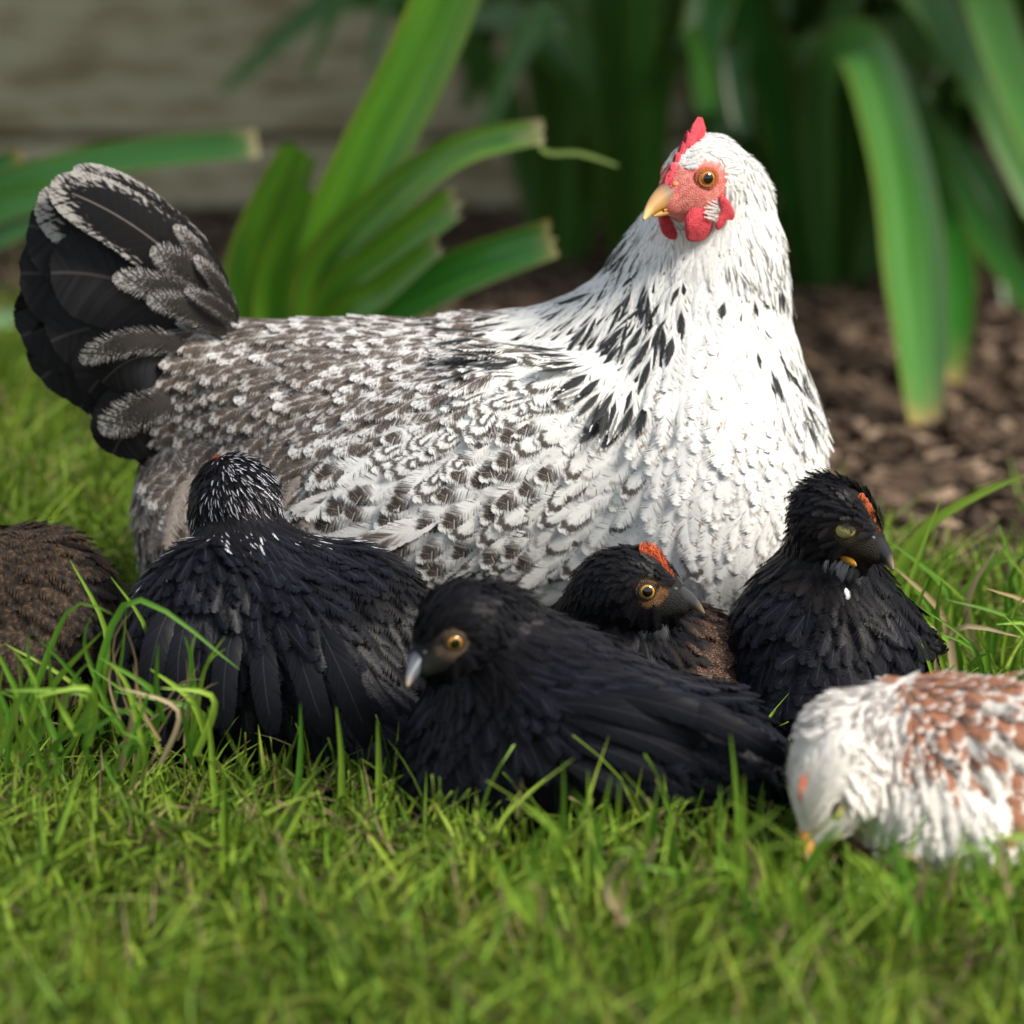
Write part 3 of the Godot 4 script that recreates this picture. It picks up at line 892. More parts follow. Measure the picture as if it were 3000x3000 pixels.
func chick_seen_from_behind() -> void:
	var z := 0.16
	var s := mpp(z)
	var o := thing("chick", Vector3(at(760, 2100, z).x, 0, z), "black chick with white-streaked head and neck, its back turned", "chick", "chicks gathered round the hen")
	var f := Field.new()
	f.ell(at(800, 1900, z), Vector3(330, 330, 270) * s, Basis(Vector3.BACK, 0.2), 0.03)
	f.ell(at(560, 1880, z + .02), Vector3(190, 310, 170) * s, Basis(Vector3.BACK, -0.28), 0.016)
	f.ell(at(1060, 1830, z - .005), Vector3(190, 270, 200) * s, Basis(Vector3.BACK, 0.62), 0.016)
	f.ell(at(930, 1960, z + .028), Vector3(180, 300, 150) * s, Basis(Vector3.BACK, 0.45), 0.014)
	f.cone(at(980, 2020, z + .03), at(1120, 2190, z + .06), 120 * s, 40 * s, 0.02)
	f.cone(at(740, 1720, z - .01), at(690, 1510, z - .02), 185 * s, 112 * s, 0.02)
	var h := frame(at(672, 1452, z - .03), Vector3(-0.62, -0.30, -0.72), 0.0, 0.96)
	head_shape(f, h)
	var g := body(o, f, h, 0.0055, face_of(h, Color(0.06, 0.035, 0.02), dark_tint(Vector3.ZERO)), mat("skin and down", Color.WHITE, 0.6, true, 0.35))
	var bw := ["black_white", "black_down"]
	var zs := [
		zone(600, 1390, z - .02, .3, .9, 0, 9, 5, ["black_down"], 10), zone(700, 1370, z - .02, .5, .8, .2, 10, 3, bw, 7), zone(650, 1470, z, .4, .9, .1, 12, 3, bw, 7), zone(780, 1450, z - .01, .6, .8, .1, 15, 3.4, bw, 6),
		zone(700, 1560, z, .2, 1, .2, 16, 3.6, bw, 6), zone(880, 1530, z - .01, .8, .6, 0, 18, 3.8, bw, 6), zone(580, 1590, z, -.4, 1, .1, 16, 3.6, bw, 6), zone(600, 1660, z + .03, -.1, 1, .1, 24, 11, ["black"], 8), zone(820, 1620, z + .03, .3, 1, .1, 24, 11, ["black"], 8), zone(480, 1660, z, -.6, .9, 0, 20, 7, ["black_white", "black", "black"], 8),
		zone(720, 1690, z + .04, .2, 1, .2, 26, 14, ["black"], 8), zone(950, 1640, z + .03, .5, .85, .1, 26, 13, ["black"], 8), zone(460, 1800, z + .03, -.25, 1, .1, 38, 14, ["black"], 8), zone(560, 1900, z + .05, .0, 1, .1, 40, 14, ["black"], 9),
		zone(700, 1850, z + .06, .2, 1, .1, 34, 14, ["black"], 9), zone(880, 1850, z + .06, .45, .9, .1, 36, 15, ["black"], 9), zone(1060, 1760, z + .03, .5, .85, 0, 22, 12, ["black_down"], 14), zone(1200, 1720, z, .7, .7, 0, 20, 11, ["black_down"], 14), zone(1200, 1880, z + .02, .5, .9, 0, 20, 11, ["black_down"], 14),
		zone(900, 2050, z + .07, .35, .95, .1, 44, 14, ["black"], 9), zone(1060, 2050, z + .06, .5, .9, .1, 44, 14, ["black"], 9), zone(680, 2080, z + .05, .1, 1, 0, 32, 14, ["black", "black_down"], 10),
	]
	plumage(o, g, f, zs, crest_bares(h), 17, 60000, [Color(0.75, 0.75, 0.80), Color(1.25, 1.25, 1.35)])
	var dk := Color(0.05, 0.05, 0.055)
	chick_face(o, h, [dk, Color(0.12, 0.11, 0.11), Color(0.3, 0.24, 0.18), dk, Color(0.4, 0.2, 0.03), dk], Color(0.5, 0.24, 0.02))
	chick_comb(o, h, 0.8)
	for q in [[[700, 1800], [640, 1950], [660, 2130], 40], [[770, 1790], [760, 1960], [800, 2150], 42], [[840, 1780], [880, 1950], [960, 2160], 44], [[900, 1770], [1000, 1950], [1090, 2190], 46], [[520, 1750], [430, 1880], [440, 2060], 40], [[570, 1760], [500, 1900], [530, 2080], 42]]:
		part(o, "wing_feather", quill(at(q[0][0], q[0][1], z + .040), at(q[1][0], q[1][1], z + .073), at(q[2][0], q[2][1], z + .068), q[3] * 2.0 * s, Vector3(0, .35, 1), 36, 2, 400 + q[0][0], 0.12, 0.05), feather_material("black"))

func chick_in_front() -> void:
	var z := 0.26
	var s := mpp(z)
	var o := thing("chick", Vector3(at(1700, 2300, z).x, 0, z), "black chick lying foremost of the black ones, grey beak pointing down", "chick", "chicks gathered round the hen")
	var f := Field.new()
	f.ell(at(1750, 2180, z), Vector3(480, 250, 275) * s, Basis(Vector3.BACK, -0.26), 0.03)
	f.ell(at(1440, 2230, z), Vector3(260, 250, 250) * s, Basis.IDENTITY, 0.02)
	f.ell(at(1850, 2190, z + .038), Vector3(380, 175, 110) * s, Basis(Vector3.BACK, -0.36), 0.012)
	f.ell(at(1620, 2040, z), Vector3(220, 175, 200) * s, Basis(Vector3.BACK, -0.5), 0.03)
	f.cone(at(2040, 2180, z), at(2260, 2260, z), 135 * s, 60 * s, 0.03)
	f.cone(at(1540, 2060, z), at(1440, 1850, z + .004), 225 * s, 140 * s, 0.025)
	var h := frame(at(1322, 1848, z + .042), Vector3(-0.70, -0.42, 0.58), -0.06, 0.98)
	head_shape(f, h)
	var g := body(o, f, h, 0.0055, face_of(h, Color(0.10, 0.065, 0.045), dark_tint(Vector3.ZERO)), mat("skin and down", Color.WHITE, 0.6, true, 0.35))
	var zs := [
		zone(1300, 1770, z + .05, .5, -.6, 0, 9, 5.5, ["black_down"], 12), zone(1420, 1720, z + .03, .9, -.1, 0, 11, 6.5, ["black_down"], 12), zone(1400, 1830, z + .06, .9, .3, .1, 10, 6, ["black_down"], 11), zone(1560, 1790, z + .02, .9, .5, 0, 14, 8, ["black_down"], 11), zone(1480, 1930, z + .06, .7, .8, .1, 13, 7, ["black_down"], 11),
		zone(1680, 1880, z + .02, .9, .45, 0, 20, 10, ["black_down", "black"], 10), zone(1330, 2020, z + .07, .1, 1, 0, 13, 8, ["black_down"], 12), zone(1230, 2130, z + .05, -.2, 1, 0, 18, 11, ["black_down", "black"], 12), zone(1420, 2150, z + .07, .3, 1, 0, 24, 14, ["black"], 10), zone(1330, 2300, z + .06, .1, 1, 0, 24, 14, ["black"], 10),
		zone(1600, 2050, z + .06, .8, .6, 0, 24, 13, ["black"], 9), zone(1620, 2230, z + .08, .65, .75, 0, 28, 15, ["black"], 9), zone(1820, 2010, z + .03, .92, .4, 0, 32, 14, ["black"], 9), zone(1850, 2150, z + .08, .88, .5, 0, 36, 15, ["black"], 8), zone(1820, 2290, z + .08, .75, .65, 0, 34, 15, ["black"], 9),
		zone(2050, 2130, z + .06, .9, .45, 0, 38, 15, ["black"], 8), zone(2220, 2220, z + .03, .9, .45, 0, 36, 15, ["black", "black_down"], 8), zone(2000, 2330, z + .07, .8, .6, 0, 36, 15, ["black"], 9), zone(1600, 2400, z + .07, .4, .9, 0, 26, 14, ["black", "black_down"], 11),
	]
	plumage(o, g, f, zs, bares(h), 23, 60000, [Color(0.8, 0.8, 0.86), Color(1.35, 1.35, 1.5)])
	var gr := Color(0.10, 0.112, 0.14)
	chick_face(o, h, [Color(0.05, 0.055, 0.066), gr, Color(0.26, 0.22, 0.16), Color(0.10, 0.09, 0.08), Color(0.62, 0.24, 0.035), Color(0.09, 0.10, 0.125)], Color(0.55, 0.24, 0.015))
	for q in [[[1640, 2060], [1850, 2060], [2080, 2190], 60], [[1660, 2110], [1860, 2120], [2090, 2270], 62], [[1650, 2170], [1840, 2190], [2040, 2340], 62], [[1640, 2230], [1780, 2270], [1960, 2400], 60], [[1750, 2030], [2000, 2050], [2230, 2190], 60], [[1900, 2060], [2120, 2090], [2310, 2240], 58]]:
		part(o, "wing_feather", quill(at(q[0][0], q[0][1], z + .058), at(q[1][0], q[1][1], z + .076), at(q[2][0], q[2][1], z + .056), q[3] * 1.25 * s, Vector3(0, .35, 1), 36, 2, 500 + q[0][1], 0.14, 0.05), feather_material("black"))

func chick_with_orange_comb() -> void:
	var z := 0.13
	var s := mpp(z)
	var o := thing("chick", Vector3(at(1920, 2000, z).x, 0, z), "black chick in profile with orange comb and rust-flecked back against the hen", "chick", "chicks gathered round the hen")
	var f := Field.new()
	f.ell(at(1980, 2000, z - .005), Vector3(330, 215, 220) * s, Basis(Vector3.BACK, -0.2), 0.03)
	f.ell(at(1800, 1990, z), Vector3(230, 230, 220) * s, Basis.IDENTITY, 0.04)
	f.cone(at(1790, 1920, z), at(1790, 1760, z + .006), 165 * s, 112 * s, 0.02)
	f.cone(at(2180, 2030, z - .01), at(2290, 2080, z - .01), 80 * s, 40 * s, 0.03)
	var h := frame(at(1872, 1728, z + .026), Vector3(0.93, 0.02, 0.34), 0.02, 1.02)
	head_shape(f, h)
	var g := body(o, f, h, 0.0055, face_of(h, Color(0.22, 0.105, 0.04), dark_tint(Vector3.ZERO)), mat("skin and down", Color.WHITE, 0.6, true, 0.35))
	var zs := [
		zone(1900, 1630, z + .02, -.8, -.3, 0, 8, 5, ["black_down"], 11), zone(1780, 1620, z + .02, -.9, .3, 0, 10, 5.5, ["black_down"], 12), zone(1700, 1700, z + .02, -.6, .8, 0, 12, 6, ["black_down"], 12), zone(1780, 1760, z + .05, -.6, .7, 0, 11, 5.5, ["black_down"], 12),
		zone(1660, 1820, z + .02, -.4, 1, 0, 14, 7, ["black_down"], 12), zone(1880, 1860, z + .05, -.2, 1, .1, 11, 6, ["black_down"], 12), zone(1950, 1850, z + .04, .1, 1, .1, 10, 6, ["black_down"], 12), zone(1780, 1920, z + .06, -.1, 1, .1, 18, 9, ["black_down"], 11),
		zone(1960, 1900, z + .05, .7, .7, 0, 22, 11, ["black", "black_brown"], 9), zone(2080, 1890, z + .03, .9, .4, 0, 24, 12, ["rust_fleck"], 9), zone(2180, 1980, z + .03, .85, .55, 0, 24, 12, ["rust_fleck", "black_brown"], 9), zone(1950, 2050, z + .06, .6, .8, 0, 26, 13, ["black"], 9), zone(2270, 2060, z, .9, .5, 0, 24, 11, ["black", "black_brown"], 9),
	]
	plumage(o, g, f, zs, crest_bares(h), 29, 50000, [Color(0.75, 0.75, 0.78), Color(1.2, 1.2, 1.28)])
	var dk := Color(0.045, 0.045, 0.05)
	chick_face(o, h, [dk, Color(0.065, 0.064, 0.064), Color(0.26, 0.18, 0.10), Color(0.13, 0.08, 0.04), Color(0.60, 0.20, 0.05), Color(0.05, 0.055, 0.065)], Color(0.55, 0.24, 0.015))
	chick_comb(o, h, 1.25)
	throat(o, h, Color(0.75, 0.75, 0.75))

func throat(o: Node3D, h: Dictionary, tint: Color) -> void:
	var where := []
	var cols := []
	for k in 60:
		var p := hp(h, rng.randf_range(1, 17), -14.5 + rng.randf_range(-1.5, 1.5), rng.randf_range(-10, 10))
		var y: Vector3 = (-h.U - h.F * rng.randf_range(-0.1, 0.5)).normalized()
		var zz: Vector3 = (h.L.cross(y) * 0.4 - h.L * signf(h.L.z) * -1.0)
		zz = (zz - y * y.dot(zz)).normalized()
		where.append(Transform3D(Basis(y.cross(zz) * 0.006, y * 0.011, zz * 0.009), p))
		cols.append(tint * rng.randf_range(0.6, 1.0))
	scatter(o, "throat_down", feather_mesh("tuft", 0), feather_material("white"), where, cols)

func sleeping_chick() -> void:
	var z := 0.14
	var s := mpp(z)
	var o := thing("chick", Vector3(at(2420, 2100, z).x, 0, z), "sleepy black chick sitting upright with closed eyes beside the hen's breast", "chick", "chicks gathered round the hen")
	var f := Field.new()
	f.ell(at(2395, 1930, z), Vector3(212, 260, 220) * s, Basis.IDENTITY, 0.03)
	f.ell(at(2390, 2080, z), Vector3(190, 110, 190) * s, Basis.IDENTITY, 0.04)
	f.ell(at(2575, 1890, z - .005), Vector3(85, 235, 140) * s, Basis(Vector3.BACK, 0.24), 0.012)
	f.cone(at(2610, 1840, z - .01), at(2700, 1880, z - .01), 58 * s, 22 * s, 0.02)
	f.ell(at(2240, 1840, z - .01), Vector3(70, 180, 120) * s, Basis(Vector3.BACK, -0.35), 0.02)
	f.cone(at(2420, 1800, z), at(2420, 1620, z - .006), 170 * s, 112 * s, 0.02)
	var h := frame(at(2470, 1536, z + .018), Vector3(0.77, -0.29, 0.56), 0.04, 1.0)
	head_shape(f, h)
	var g := body(o, f, h, 0.0055, face_of(h, Color(0.055, 0.040, 0.022), Color(0.016, 0.012, 0.011)), mat("skin and down", Color.WHITE, 0.6, true, 0.35))
	var zs := [
		zone(2520, 1460, z + .02, -.8, -.4, 0, 9, 5, ["black_down"], 14), zone(2430, 1450, z, -.9, -.2, 0, 14, 5, ["black_down"], 20), zone(2370, 1510, z, -.8, .5, 0, 13, 6, ["black_down"], 14), zone(2410, 1580, z + .04, -.8, .4, 0, 9, 5, ["black_brown", "black_down"], 10),
		zone(2350, 1640, z + .02, -.5, .8, 0, 13, 7, ["black_down", "black_brown"], 12), zone(2450, 1680, z + .04, -.2, 1, .1, 11, 6, ["black_brown"], 11), zone(2440, 1750, z + .05, 0, 1, .1, 18, 10, ["black_down"], 11), zone(2560, 1740, z + .03, .4, .9, 0, 18, 10, ["black_down"], 11),
		zone(2300, 1800, z + .03, -.3, 1, 0, 22, 12, ["black"], 10), zone(2380, 1900, z + .05, -.35, .95, .1, 26, 14, ["black"], 9), zone(2480, 1950, z + .05, .1, 1, .1, 26, 14, ["black"], 9), zone(2330, 2050, z + .05, -.2, 1, 0, 26, 14, ["black", "black_down"], 10), zone(2450, 2100, z + .05, 0, 1, 0, 24, 14, ["black_down"], 11),
		zone(2610, 1820, z + .02, .35, .95, 0, 26, 12, ["black"], 9), zone(2620, 1980, z + .02, .1, 1, 0, 28, 13, ["black"], 9), zone(2720, 1885, z, .9, .3, 0, 14, 8, ["black_down"], 20), zone(2200, 1850, z + .01, -.3, 1, 0, 26, 13, ["black"], 9),
	]
	plumage(o, g, f, zs, crest_bares(h) + [[hp(h, 10, -11, 9), 0.0075], [hp(h, 10, -11, -9), 0.0075]], 31, 50000, [Color(0.75, 0.75, 0.80), Color(1.25, 1.25, 1.36)])
	var dk := Color(0.030, 0.029, 0.032)
	chick_face(o, h, [dk, Color(0.035, 0.034, 0.036), Color(0.30, 0.22, 0.16), Color(0.03, 0.028, 0.026), Color(0.30, 0.15, 0.02), Color(0.06, 0.065, 0.085)], Color.BLACK, true)
	var pr := []
	for k in 13:
		var cf := lerpf(22.0, 5.0, k / 12.0)
		pr.append([cf, skull_top(cf) - 1.5, skull_top(cf) + (2.6 if k % 2 else 1.6), 0.0])
	comb(o, h, pr, 3.6, Color(0.70, 0.15, 0.045), 9, "flat orange comb with dark specks")
	for sd in [-1.0, 1.0]:
		var w := Geo.new()
		blob(w, hp(h, 11.5, -11.5, sd * 10.2), Basis(h.F, h.U, h.L).rotated(h.L, -0.22 * sd), Vector3(8.0, 2.5, 2.0) * h.s, func(_p): return Color(0.50, 0.225, 0.02))
		part(o, "wattle", w.mesh(), mat("skin", Color.WHITE, 0.55, true, 0.4), "flat ochre yellow wattle")
	throat(o, h, Color(0.6, 0.6, 0.62))
	# a stray white feather on the breast
	part(o, "white_feather", quill(at(2478, 1722, z + .047), at(2484, 1740, z + .052), at(2484, 1756, z + .051), 20 * s, Vector3(0, .2, 1), 10, 0, 77, 0.1, 0.3, 0.3), feather_material("white"), "single white feather on the black breast")

func pale_chick() -> void:
	var z := 0.33
	var s := mpp(z)
	var o := thing("chick", Vector3(at(2720, 2450, z).x, 0, z), "cream white chick with rust-red wing patches and its head tucked down", "chick", "chicks gathered round the hen")
	var f := Field.new()
	f.ell(at(2800, 2270, z), Vector3(330, 275, 290) * s, Basis(Vector3.BACK, -0.15), 0.03)
	f.ell(at(2820, 2360, z + .02), Vector3(330, 150, 260) * s, Basis.IDENTITY, 0.03)
	f.cone(at(2640, 2210, z + .015), at(2510, 2215, z + .02), 190 * s, 160 * s, 0.025)
	f.cone(at(2510, 2215, z + .02), at(2450, 2280, z + .030), 155 * s, 105 * s, 0.015)
	f.ell(at(2900, 2200, z + .025), Vector3(210, 200, 150) * s, Basis(Vector3.BACK, -0.6), 0.012)
	var h := frame(at(2432, 2325, z + .056), Vector3(-0.50, -0.74, 0.45), 0.0, 0.92)
	head_shape(f, h)
	var g := body(o, f, h, 0.0055, func(_p): return Color(0.74, 0.70, 0.64), mat("skin and down", Color.WHITE, 0.6, true, 0.35))
	var zs := [
		zone(2420, 2240, z + .05, .4, -.8, -.3, 11.9, 4.1, ["cream"], 12), zone(2360, 2330, z + .05, .2, -.9, -.3, 11.9, 4.1, ["cream"], 12), zone(2440, 2370, z + .07, .45, -.8, -.2, 8.5, 3.4, ["cream"], 12), zone(2520, 2280, z + .07, .1, 1, 0, 15.3, 4.8, ["cream"], 11), zone(2480, 2100, z + .03, -.5, .85, 0, 15.3, 4.1, ["cream_dash", "cream"], 10),
		zone(2580, 2080, z + .04, -.2, 1, .1, 17.0, 4.4, ["cream_dash"], 10), zone(2560, 2180, z + .06, -.1, 1, .1, 17.0, 4.8, ["cream_dash", "cream"], 10), zone(2680, 2160, z + .06, .2, .95, .1, 18.7, 5.4, ["cream_dash", "rust"], 9), zone(2680, 2300, z + .08, .1, 1, 0, 18.7, 7.5, ["cream"], 9),
		zone(2760, 2040, z + .03, .3, .7, .2, 22, 11, ["rust"], 9), zone(2850, 2080, z + .05, .6, .7, 0, 26, 13, ["rust", "rust", "cream_dash"], 9), zone(2930, 2200, z + .06, .7, .7, 0, 30, 14, ["rust", "rust", "cream"], 8), zone(2990, 2330, z + .05, .6, .8, 0, 30, 14, ["rust", "cream"], 8), zone(2830, 2200, z + .08, .6, .7, 0, 26, 13, ["rust", "cream"], 9),
		zone(2800, 2360, z + .09, .2, 1, 0, 20.4, 9.5, ["cream"], 10), zone(2920, 2420, z + .07, .3, .95, 0, 22.1, 10.2, ["cream"], 10), zone(2640, 2420, z + .08, 0, 1, 0, 18.7, 8.2, ["cream"], 11),
	]
	plumage(o, g, f, zs, bares(h), 37, 50000, [Color(0.95, 0.95, 0.95), Color(1, 1, 1)])
	var or_ := Color(0.68, 0.26, 0.04)
	chick_face(o, h, [or_, Color(0.72, 0.34, 0.08), Color(0.75, 0.5, 0.25), or_, or_, or_], Color(0.55, 0.24, 0.015), true)
	chick_comb(o, h, 0.9)

func brown_chick() -> void:
	var z := 0.08
	var s := mpp(z)
	var o := thing("chick", Vector3(at(80, 1950, z).x, 0, z), "dark brown downy chick crouched in the grass apart from the others", "chick", "chicks gathered round the hen")
	var f := Field.new()
	f.ell(at(110, 1830, z), Vector3(235, 260, 240) * s, Basis(Vector3.BACK, -0.2), 0.03)
	f.ell(at(20, 1900, z + .03), Vector3(130, 150, 130) * s, Basis.IDENTITY, 0.012)
	f.cone(at(20, 1740, z), at(-110, 1690, z + .01), 150 * s, 120 * s, 0.03)
	var h := frame(at(-130, 1690, z + .015), Vector3(-0.7, -0.4, 0.55), 0.0, 0.92)
	head_shape(f, h)
	var g := body(o, f, h, 0.006, func(_p): return Color(0.04, 0.028, 0.02), mat("skin and down", Color.WHITE, 0.6, true, 0.35))
	var zs := [zone(60, 1600, z, .8, .3, 0, 22, 12, ["brown_down"], 14), zone(250, 1680, z, .7, .7, 0, 22, 12, ["brown_down", "black_brown"], 14), zone(120, 1750, z + .05, .6, .6, 0, 24, 12, ["brown_down"], 12), zone(260, 1850, z + .03, .4, .9, 0, 24, 13, ["brown_down", "black_brown"], 12), zone(20, 1880, z + .06, .2, .9, 0, 18, 11, ["brown_down"], 13), zone(-130, 1650, z + .02, .6, .2, 0, 11, 6, ["brown_down"], 12), zone(120, 1960, z + .04, .2, 1, 0, 22, 12, ["brown_down"], 12)]
	plumage(o, g, f, zs, bares(h), 41, 40000, [Color(0.8, 0.8, 0.8), Color(1.2, 1.2, 1.2)])
	var dk := Color(0.10, 0.08, 0.06)
	chick_face(o, h, [dk, Color(0.16, 0.12, 0.09), Color(0.3, 0.24, 0.18), dk, Color(0.4, 0.2, 0.05), dk], Color(0.5, 0.24, 0.02))

# ---------------------------------------------------------------- garden
func lawn_edge(x: float) -> float:       # z where the lawn ends and the bark bed begins
	var pts := [[-3.0, -1.6], [-0.45, -1.0], [-0.22, -0.72], [0.0, -0.42], [0.24, -0.22], [0.5, -0.10], [3.0, 0.6]]
	for k in pts.size() - 1:
		if x <= pts[k + 1][0]:
			return lerpf(pts[k][1], pts[k + 1][1], clampf((x - pts[k][0]) / (pts[k + 1][0] - pts[k][0]), 0, 1))
	return 0.6
func blade(seed_: int, bend: float) -> ArrayMesh:
	var g := Geo.new()
	var n := 6
	var last := []
	for k in n + 1:
		var t := float(k) / n
		var w := 0.5 * (1.0 - pow(t, 2.2)) * minf(1.0, 0.6 + t * 2.0)
		var y := t - 0.25 * bend * t * t
		var z := bend * t * t * 0.8
		var nn := Vector3(0, bend * t, 1.0).normalized()
		var row := []
		for x in [-1.0, 0.0, 1.0]:
			row.append(g.add(Vector3(x * w, y, z - (0.0 if x != 0.0 else 0.02)), (nn + Vector3(x * 0.35, 0, 0)).normalized(), Color.WHITE, Vector2(x * 0.5 + 0.5, t)))
		if k > 0:
			g.quad(last[0], last[1], row[1], row[0])
			g.quad(last[1], last[2], row[2], row[1])
		last = row
	return g.mesh()
func in_birds(p: Vector3, margin: float) -> bool:
	for f in fields:
		if p.x > f.lo.x - margin and p.x < f.hi.x + margin and p.z > f.lo.z - margin and p.z < f.hi.z + margin:
			if f.d(p) < margin: return true
	return false
func grass_material() -> StandardMaterial3D:
	var m := mat("grass blade", Color.WHITE, 0.5, true, 0.4)
	m.backlight_enabled = true
	m.backlight = Color(0.75, 0.75, 0.75)
	return m
func grass() -> void:
	var r := RandomNumberGenerator.new()
	r.seed = 91
	var blades := [blade(1, 0.15), blade(2, 0.5), blade(3, 0.9), blade(4, 1.4)]
	var sets := [[], [], [], []]
	var tint := [[], [], [], []]
	var nz := FastNoiseLite.new()
	nz.seed = 4
	nz.frequency = 7.0
	for k in 70000:
		var zf := pow(r.randf(), 0.9)
		var z := lerpf(0.95, -1.5, zf)
		var half := 0.20 * (EYE.z - z) + 0.12
		var x := r.randf_range(-half, half)
		var edge := lawn_edge(x) + 0.06 * nz.get_noise_2d(x * 1.5, z * 1.5)
		if z < edge:
			if r.randf() > 0.05 * exp((z - edge) * 14.0): continue
		var dens := 0.55 + 0.9 * nz.get_noise_2d(x * 2.0 + 40.0, z * 2.0)
		if r.randf() > dens + 0.35: continue
		if in_birds(Vector3(x, 0.012, z), 0.006) or in_birds(Vector3(x, 0.05, z), 0.002): continue
		var lean := Vector3(r.randf_range(-1, 1), 0, r.randf_range(-1, 1)) * 0.42
		var y := (Vector3.UP + lean).normalized()
		var turn := r.randf() * TAU
		var zz := Vector3(cos(turn), 0, sin(turn))
		zz = (zz - y * y.dot(zz)).normalized()
		var l := r.randf_range(0.018, 0.048) * (0.85 + 0.5 * nz.get_noise_2d(x * 3.0, z * 3.0))
		if z > 0.36: l *= 0.85
		if z < -0.1: l *= 2.1 if x < 0.0 else 1.5
		var w := r.randf_range(0.0020, 0.0046)
		var q := r.randi() % 4
		sets[q].append(Transform3D(Basis(y.cross(zz) * w, y * l, zz * l), Vector3(x, 0.0, z)))
		var c := Color(0.20, 0.36, 0.028).lerp(Color(0.36, 0.47, 0.055), r.randf()).lerp(Color(0.08, 0.24, 0.025), r.randf() * 0.5)
		if r.randf() < 0.07: c = Color(0.42, 0.32, 0.16).lerp(Color(0.30, 0.30, 0.10), r.randf())
		tint[q].append(c)
	for k in 4200:
		var z := r.randf_range(0.34, 1.0)
		var half := 0.20 * (EYE.z - z) + 0.10
		var x := r.randf_range(-half, half)
		if nz.get_noise_2d(x * 1.6 + 11.0, z * 1.6) < 0.08: continue
		if in_birds(Vector3(x, 0.012, z), 0.035) or in_birds(Vector3(x, 0.05, z), 0.03): continue
		var y := (Vector3.UP + Vector3(r.randf_range(-1, 1), 0, r.randf_range(-1, 1)) * 0.55).normalized()
		var turn := r.randf() * TAU
		var zz := Vector3(cos(turn), 0, sin(turn))
		zz = (zz - y * y.dot(zz)).normalized()
		var l := r.randf_range(0.04, 0.075)
		var q := 1 + r.randi() % 3
		sets[q].append(Transform3D(Basis(y.cross(zz) * r.randf_range(0.003, 0.0058), y * l, zz * l), Vector3(x, 0.0, z)))
		tint[q].append(Color(0.18, 0.36, 0.03).lerp(Color(0.38, 0.49, 0.06), r.randf()))
	for k in 1500:
		var z := r.randf_range(-0.9, 1.0)
		var half := 0.20 * (EYE.z - z) + 0.10
		var x := r.randf_range(-half, half)
		if z < lawn_edge(x) or in_birds(Vector3(x, 0.012, z), 0.008): continue
		var turn := r.randf() * TAU
		var y := Vector3(cos(turn), r.randf_range(0.0, 0.5), sin(turn)).normalized()
		var zz := Vector3.UP - y * y.y
		var l := r.randf_range(0.02, 0.06)
		sets[r.randi() % 2].append(Transform3D(Basis(y.cross(zz.normalized()) * 0.002, y * l, zz.normalized() * l), Vector3(x, r.randf_range(0.006, 0.022), z)))
		tint[0 if sets[0].size() > tint[0].size() else 1].append(Color(0.46, 0.36, 0.20).lerp(Color(0.34, 0.24, 0.13), r.randf()))
	for q in 4:
		var o := scatter(self, "grass" if q == 0 else "grass_%03d" % q, blades[q], grass_material(), sets[q], tint[q])
		o.set_meta("label", "short green lawn grass around the birds")
		o.set_meta("category", "grass")

# a single broad grass leaf as a mesh in world coordinates
func strap(pts: Array, widths: Array, facing: Vector3, cols: Array, fold := 0.25, n := 18, tip := 0.0) -> ArrayMesh:
	var curve := Curve3D.new()
	for k in pts.size():
		var a: Vector3 = pts[maxi(k - 1, 0)]
		var b: Vector3 = pts[mini(k + 1, pts.size() - 1)]
		var tan := (b - a) * 0.17
		curve.add_point(pts[k], -tan, tan)
	var L := curve.get_baked_length()
	var g := Geo.new()
	var last := []
	var nzz := FastNoiseLite.new()
	nzz.seed = int(absf(pts[0].x) * 1e5) % 999
	nzz.frequency = 2.0
	for k in n + 1:
		var t := float(k) / n
		var p := curve.sample_baked(t * L, true)
		var along := (curve.sample_baked(minf(t + 0.02, 1.0) * L, true) - curve.sample_baked(maxf(t - 0.02, 0.0) * L, true)).normalized()
		var across := along.cross(facing).normalized()
		var up := across.cross(along).normalized()
		var wi := t * (widths.size() - 1)
		var w: float = lerpf(widths[int(wi)], widths[mini(int(wi) + 1, widths.size() - 1)], wi - int(wi))
		var row := []
		for j in 9:
			var x := j / 4.0 - 1.0
			var q := p + across * x * w * 0.5 + up * w * fold * (x * x - 0.4) * 0.5 + along * (0.0 if k < n else w * tip * nzz.get_noise_2d(x * 1.5, 3.0))
			var nn := (up - across * x * fold * 1.6).normalized()
			var c: Color = cols[0].lerp(cols[1], clampf(0.5 + 0.75 * nzz.get_noise_2d(x * 2.2, t * 0.7), 0, 1))
			if absf(x) > 0.9: c = c.lerp(Color(0.22, 0.20, 0.03), 0.5)
			if cols.size() > 2: c = c.lerp(cols[2], sm(0.945, 0.985, t + 0.03 * nzz.get_noise_2d(x * 3.0, 8.0)))
			row.append(g.add(q, nn, c, Vector2(x * 0.5 + 0.5, t)))
		if k > 0:
			for j in 8: g.quad(last[j], last[j + 1], row[j + 1], row[j])
		last = row
	return g.mesh()
func leaf_material() -> StandardMaterial3D:
	if mats.has("strap leaf"): return mats["strap leaf"]
	var m := mat("strap leaf", Color.WHITE, 0.29, true, 0.5)
	m.backlight_enabled = true
	m.backlight = Color(0.5, 0.5, 0.5)
	var im := Image.create(64, 8, false, Image.FORMAT_RGBA8)
	for x in 64:
		var k := 0.82 + 0.18 * hash1(x * 1.7) 
		for y in 8: im.set_pixel(x, y, Color(k, k, k))
	m.albedo_texture = ImageTexture.create_from_image(im)
	return m
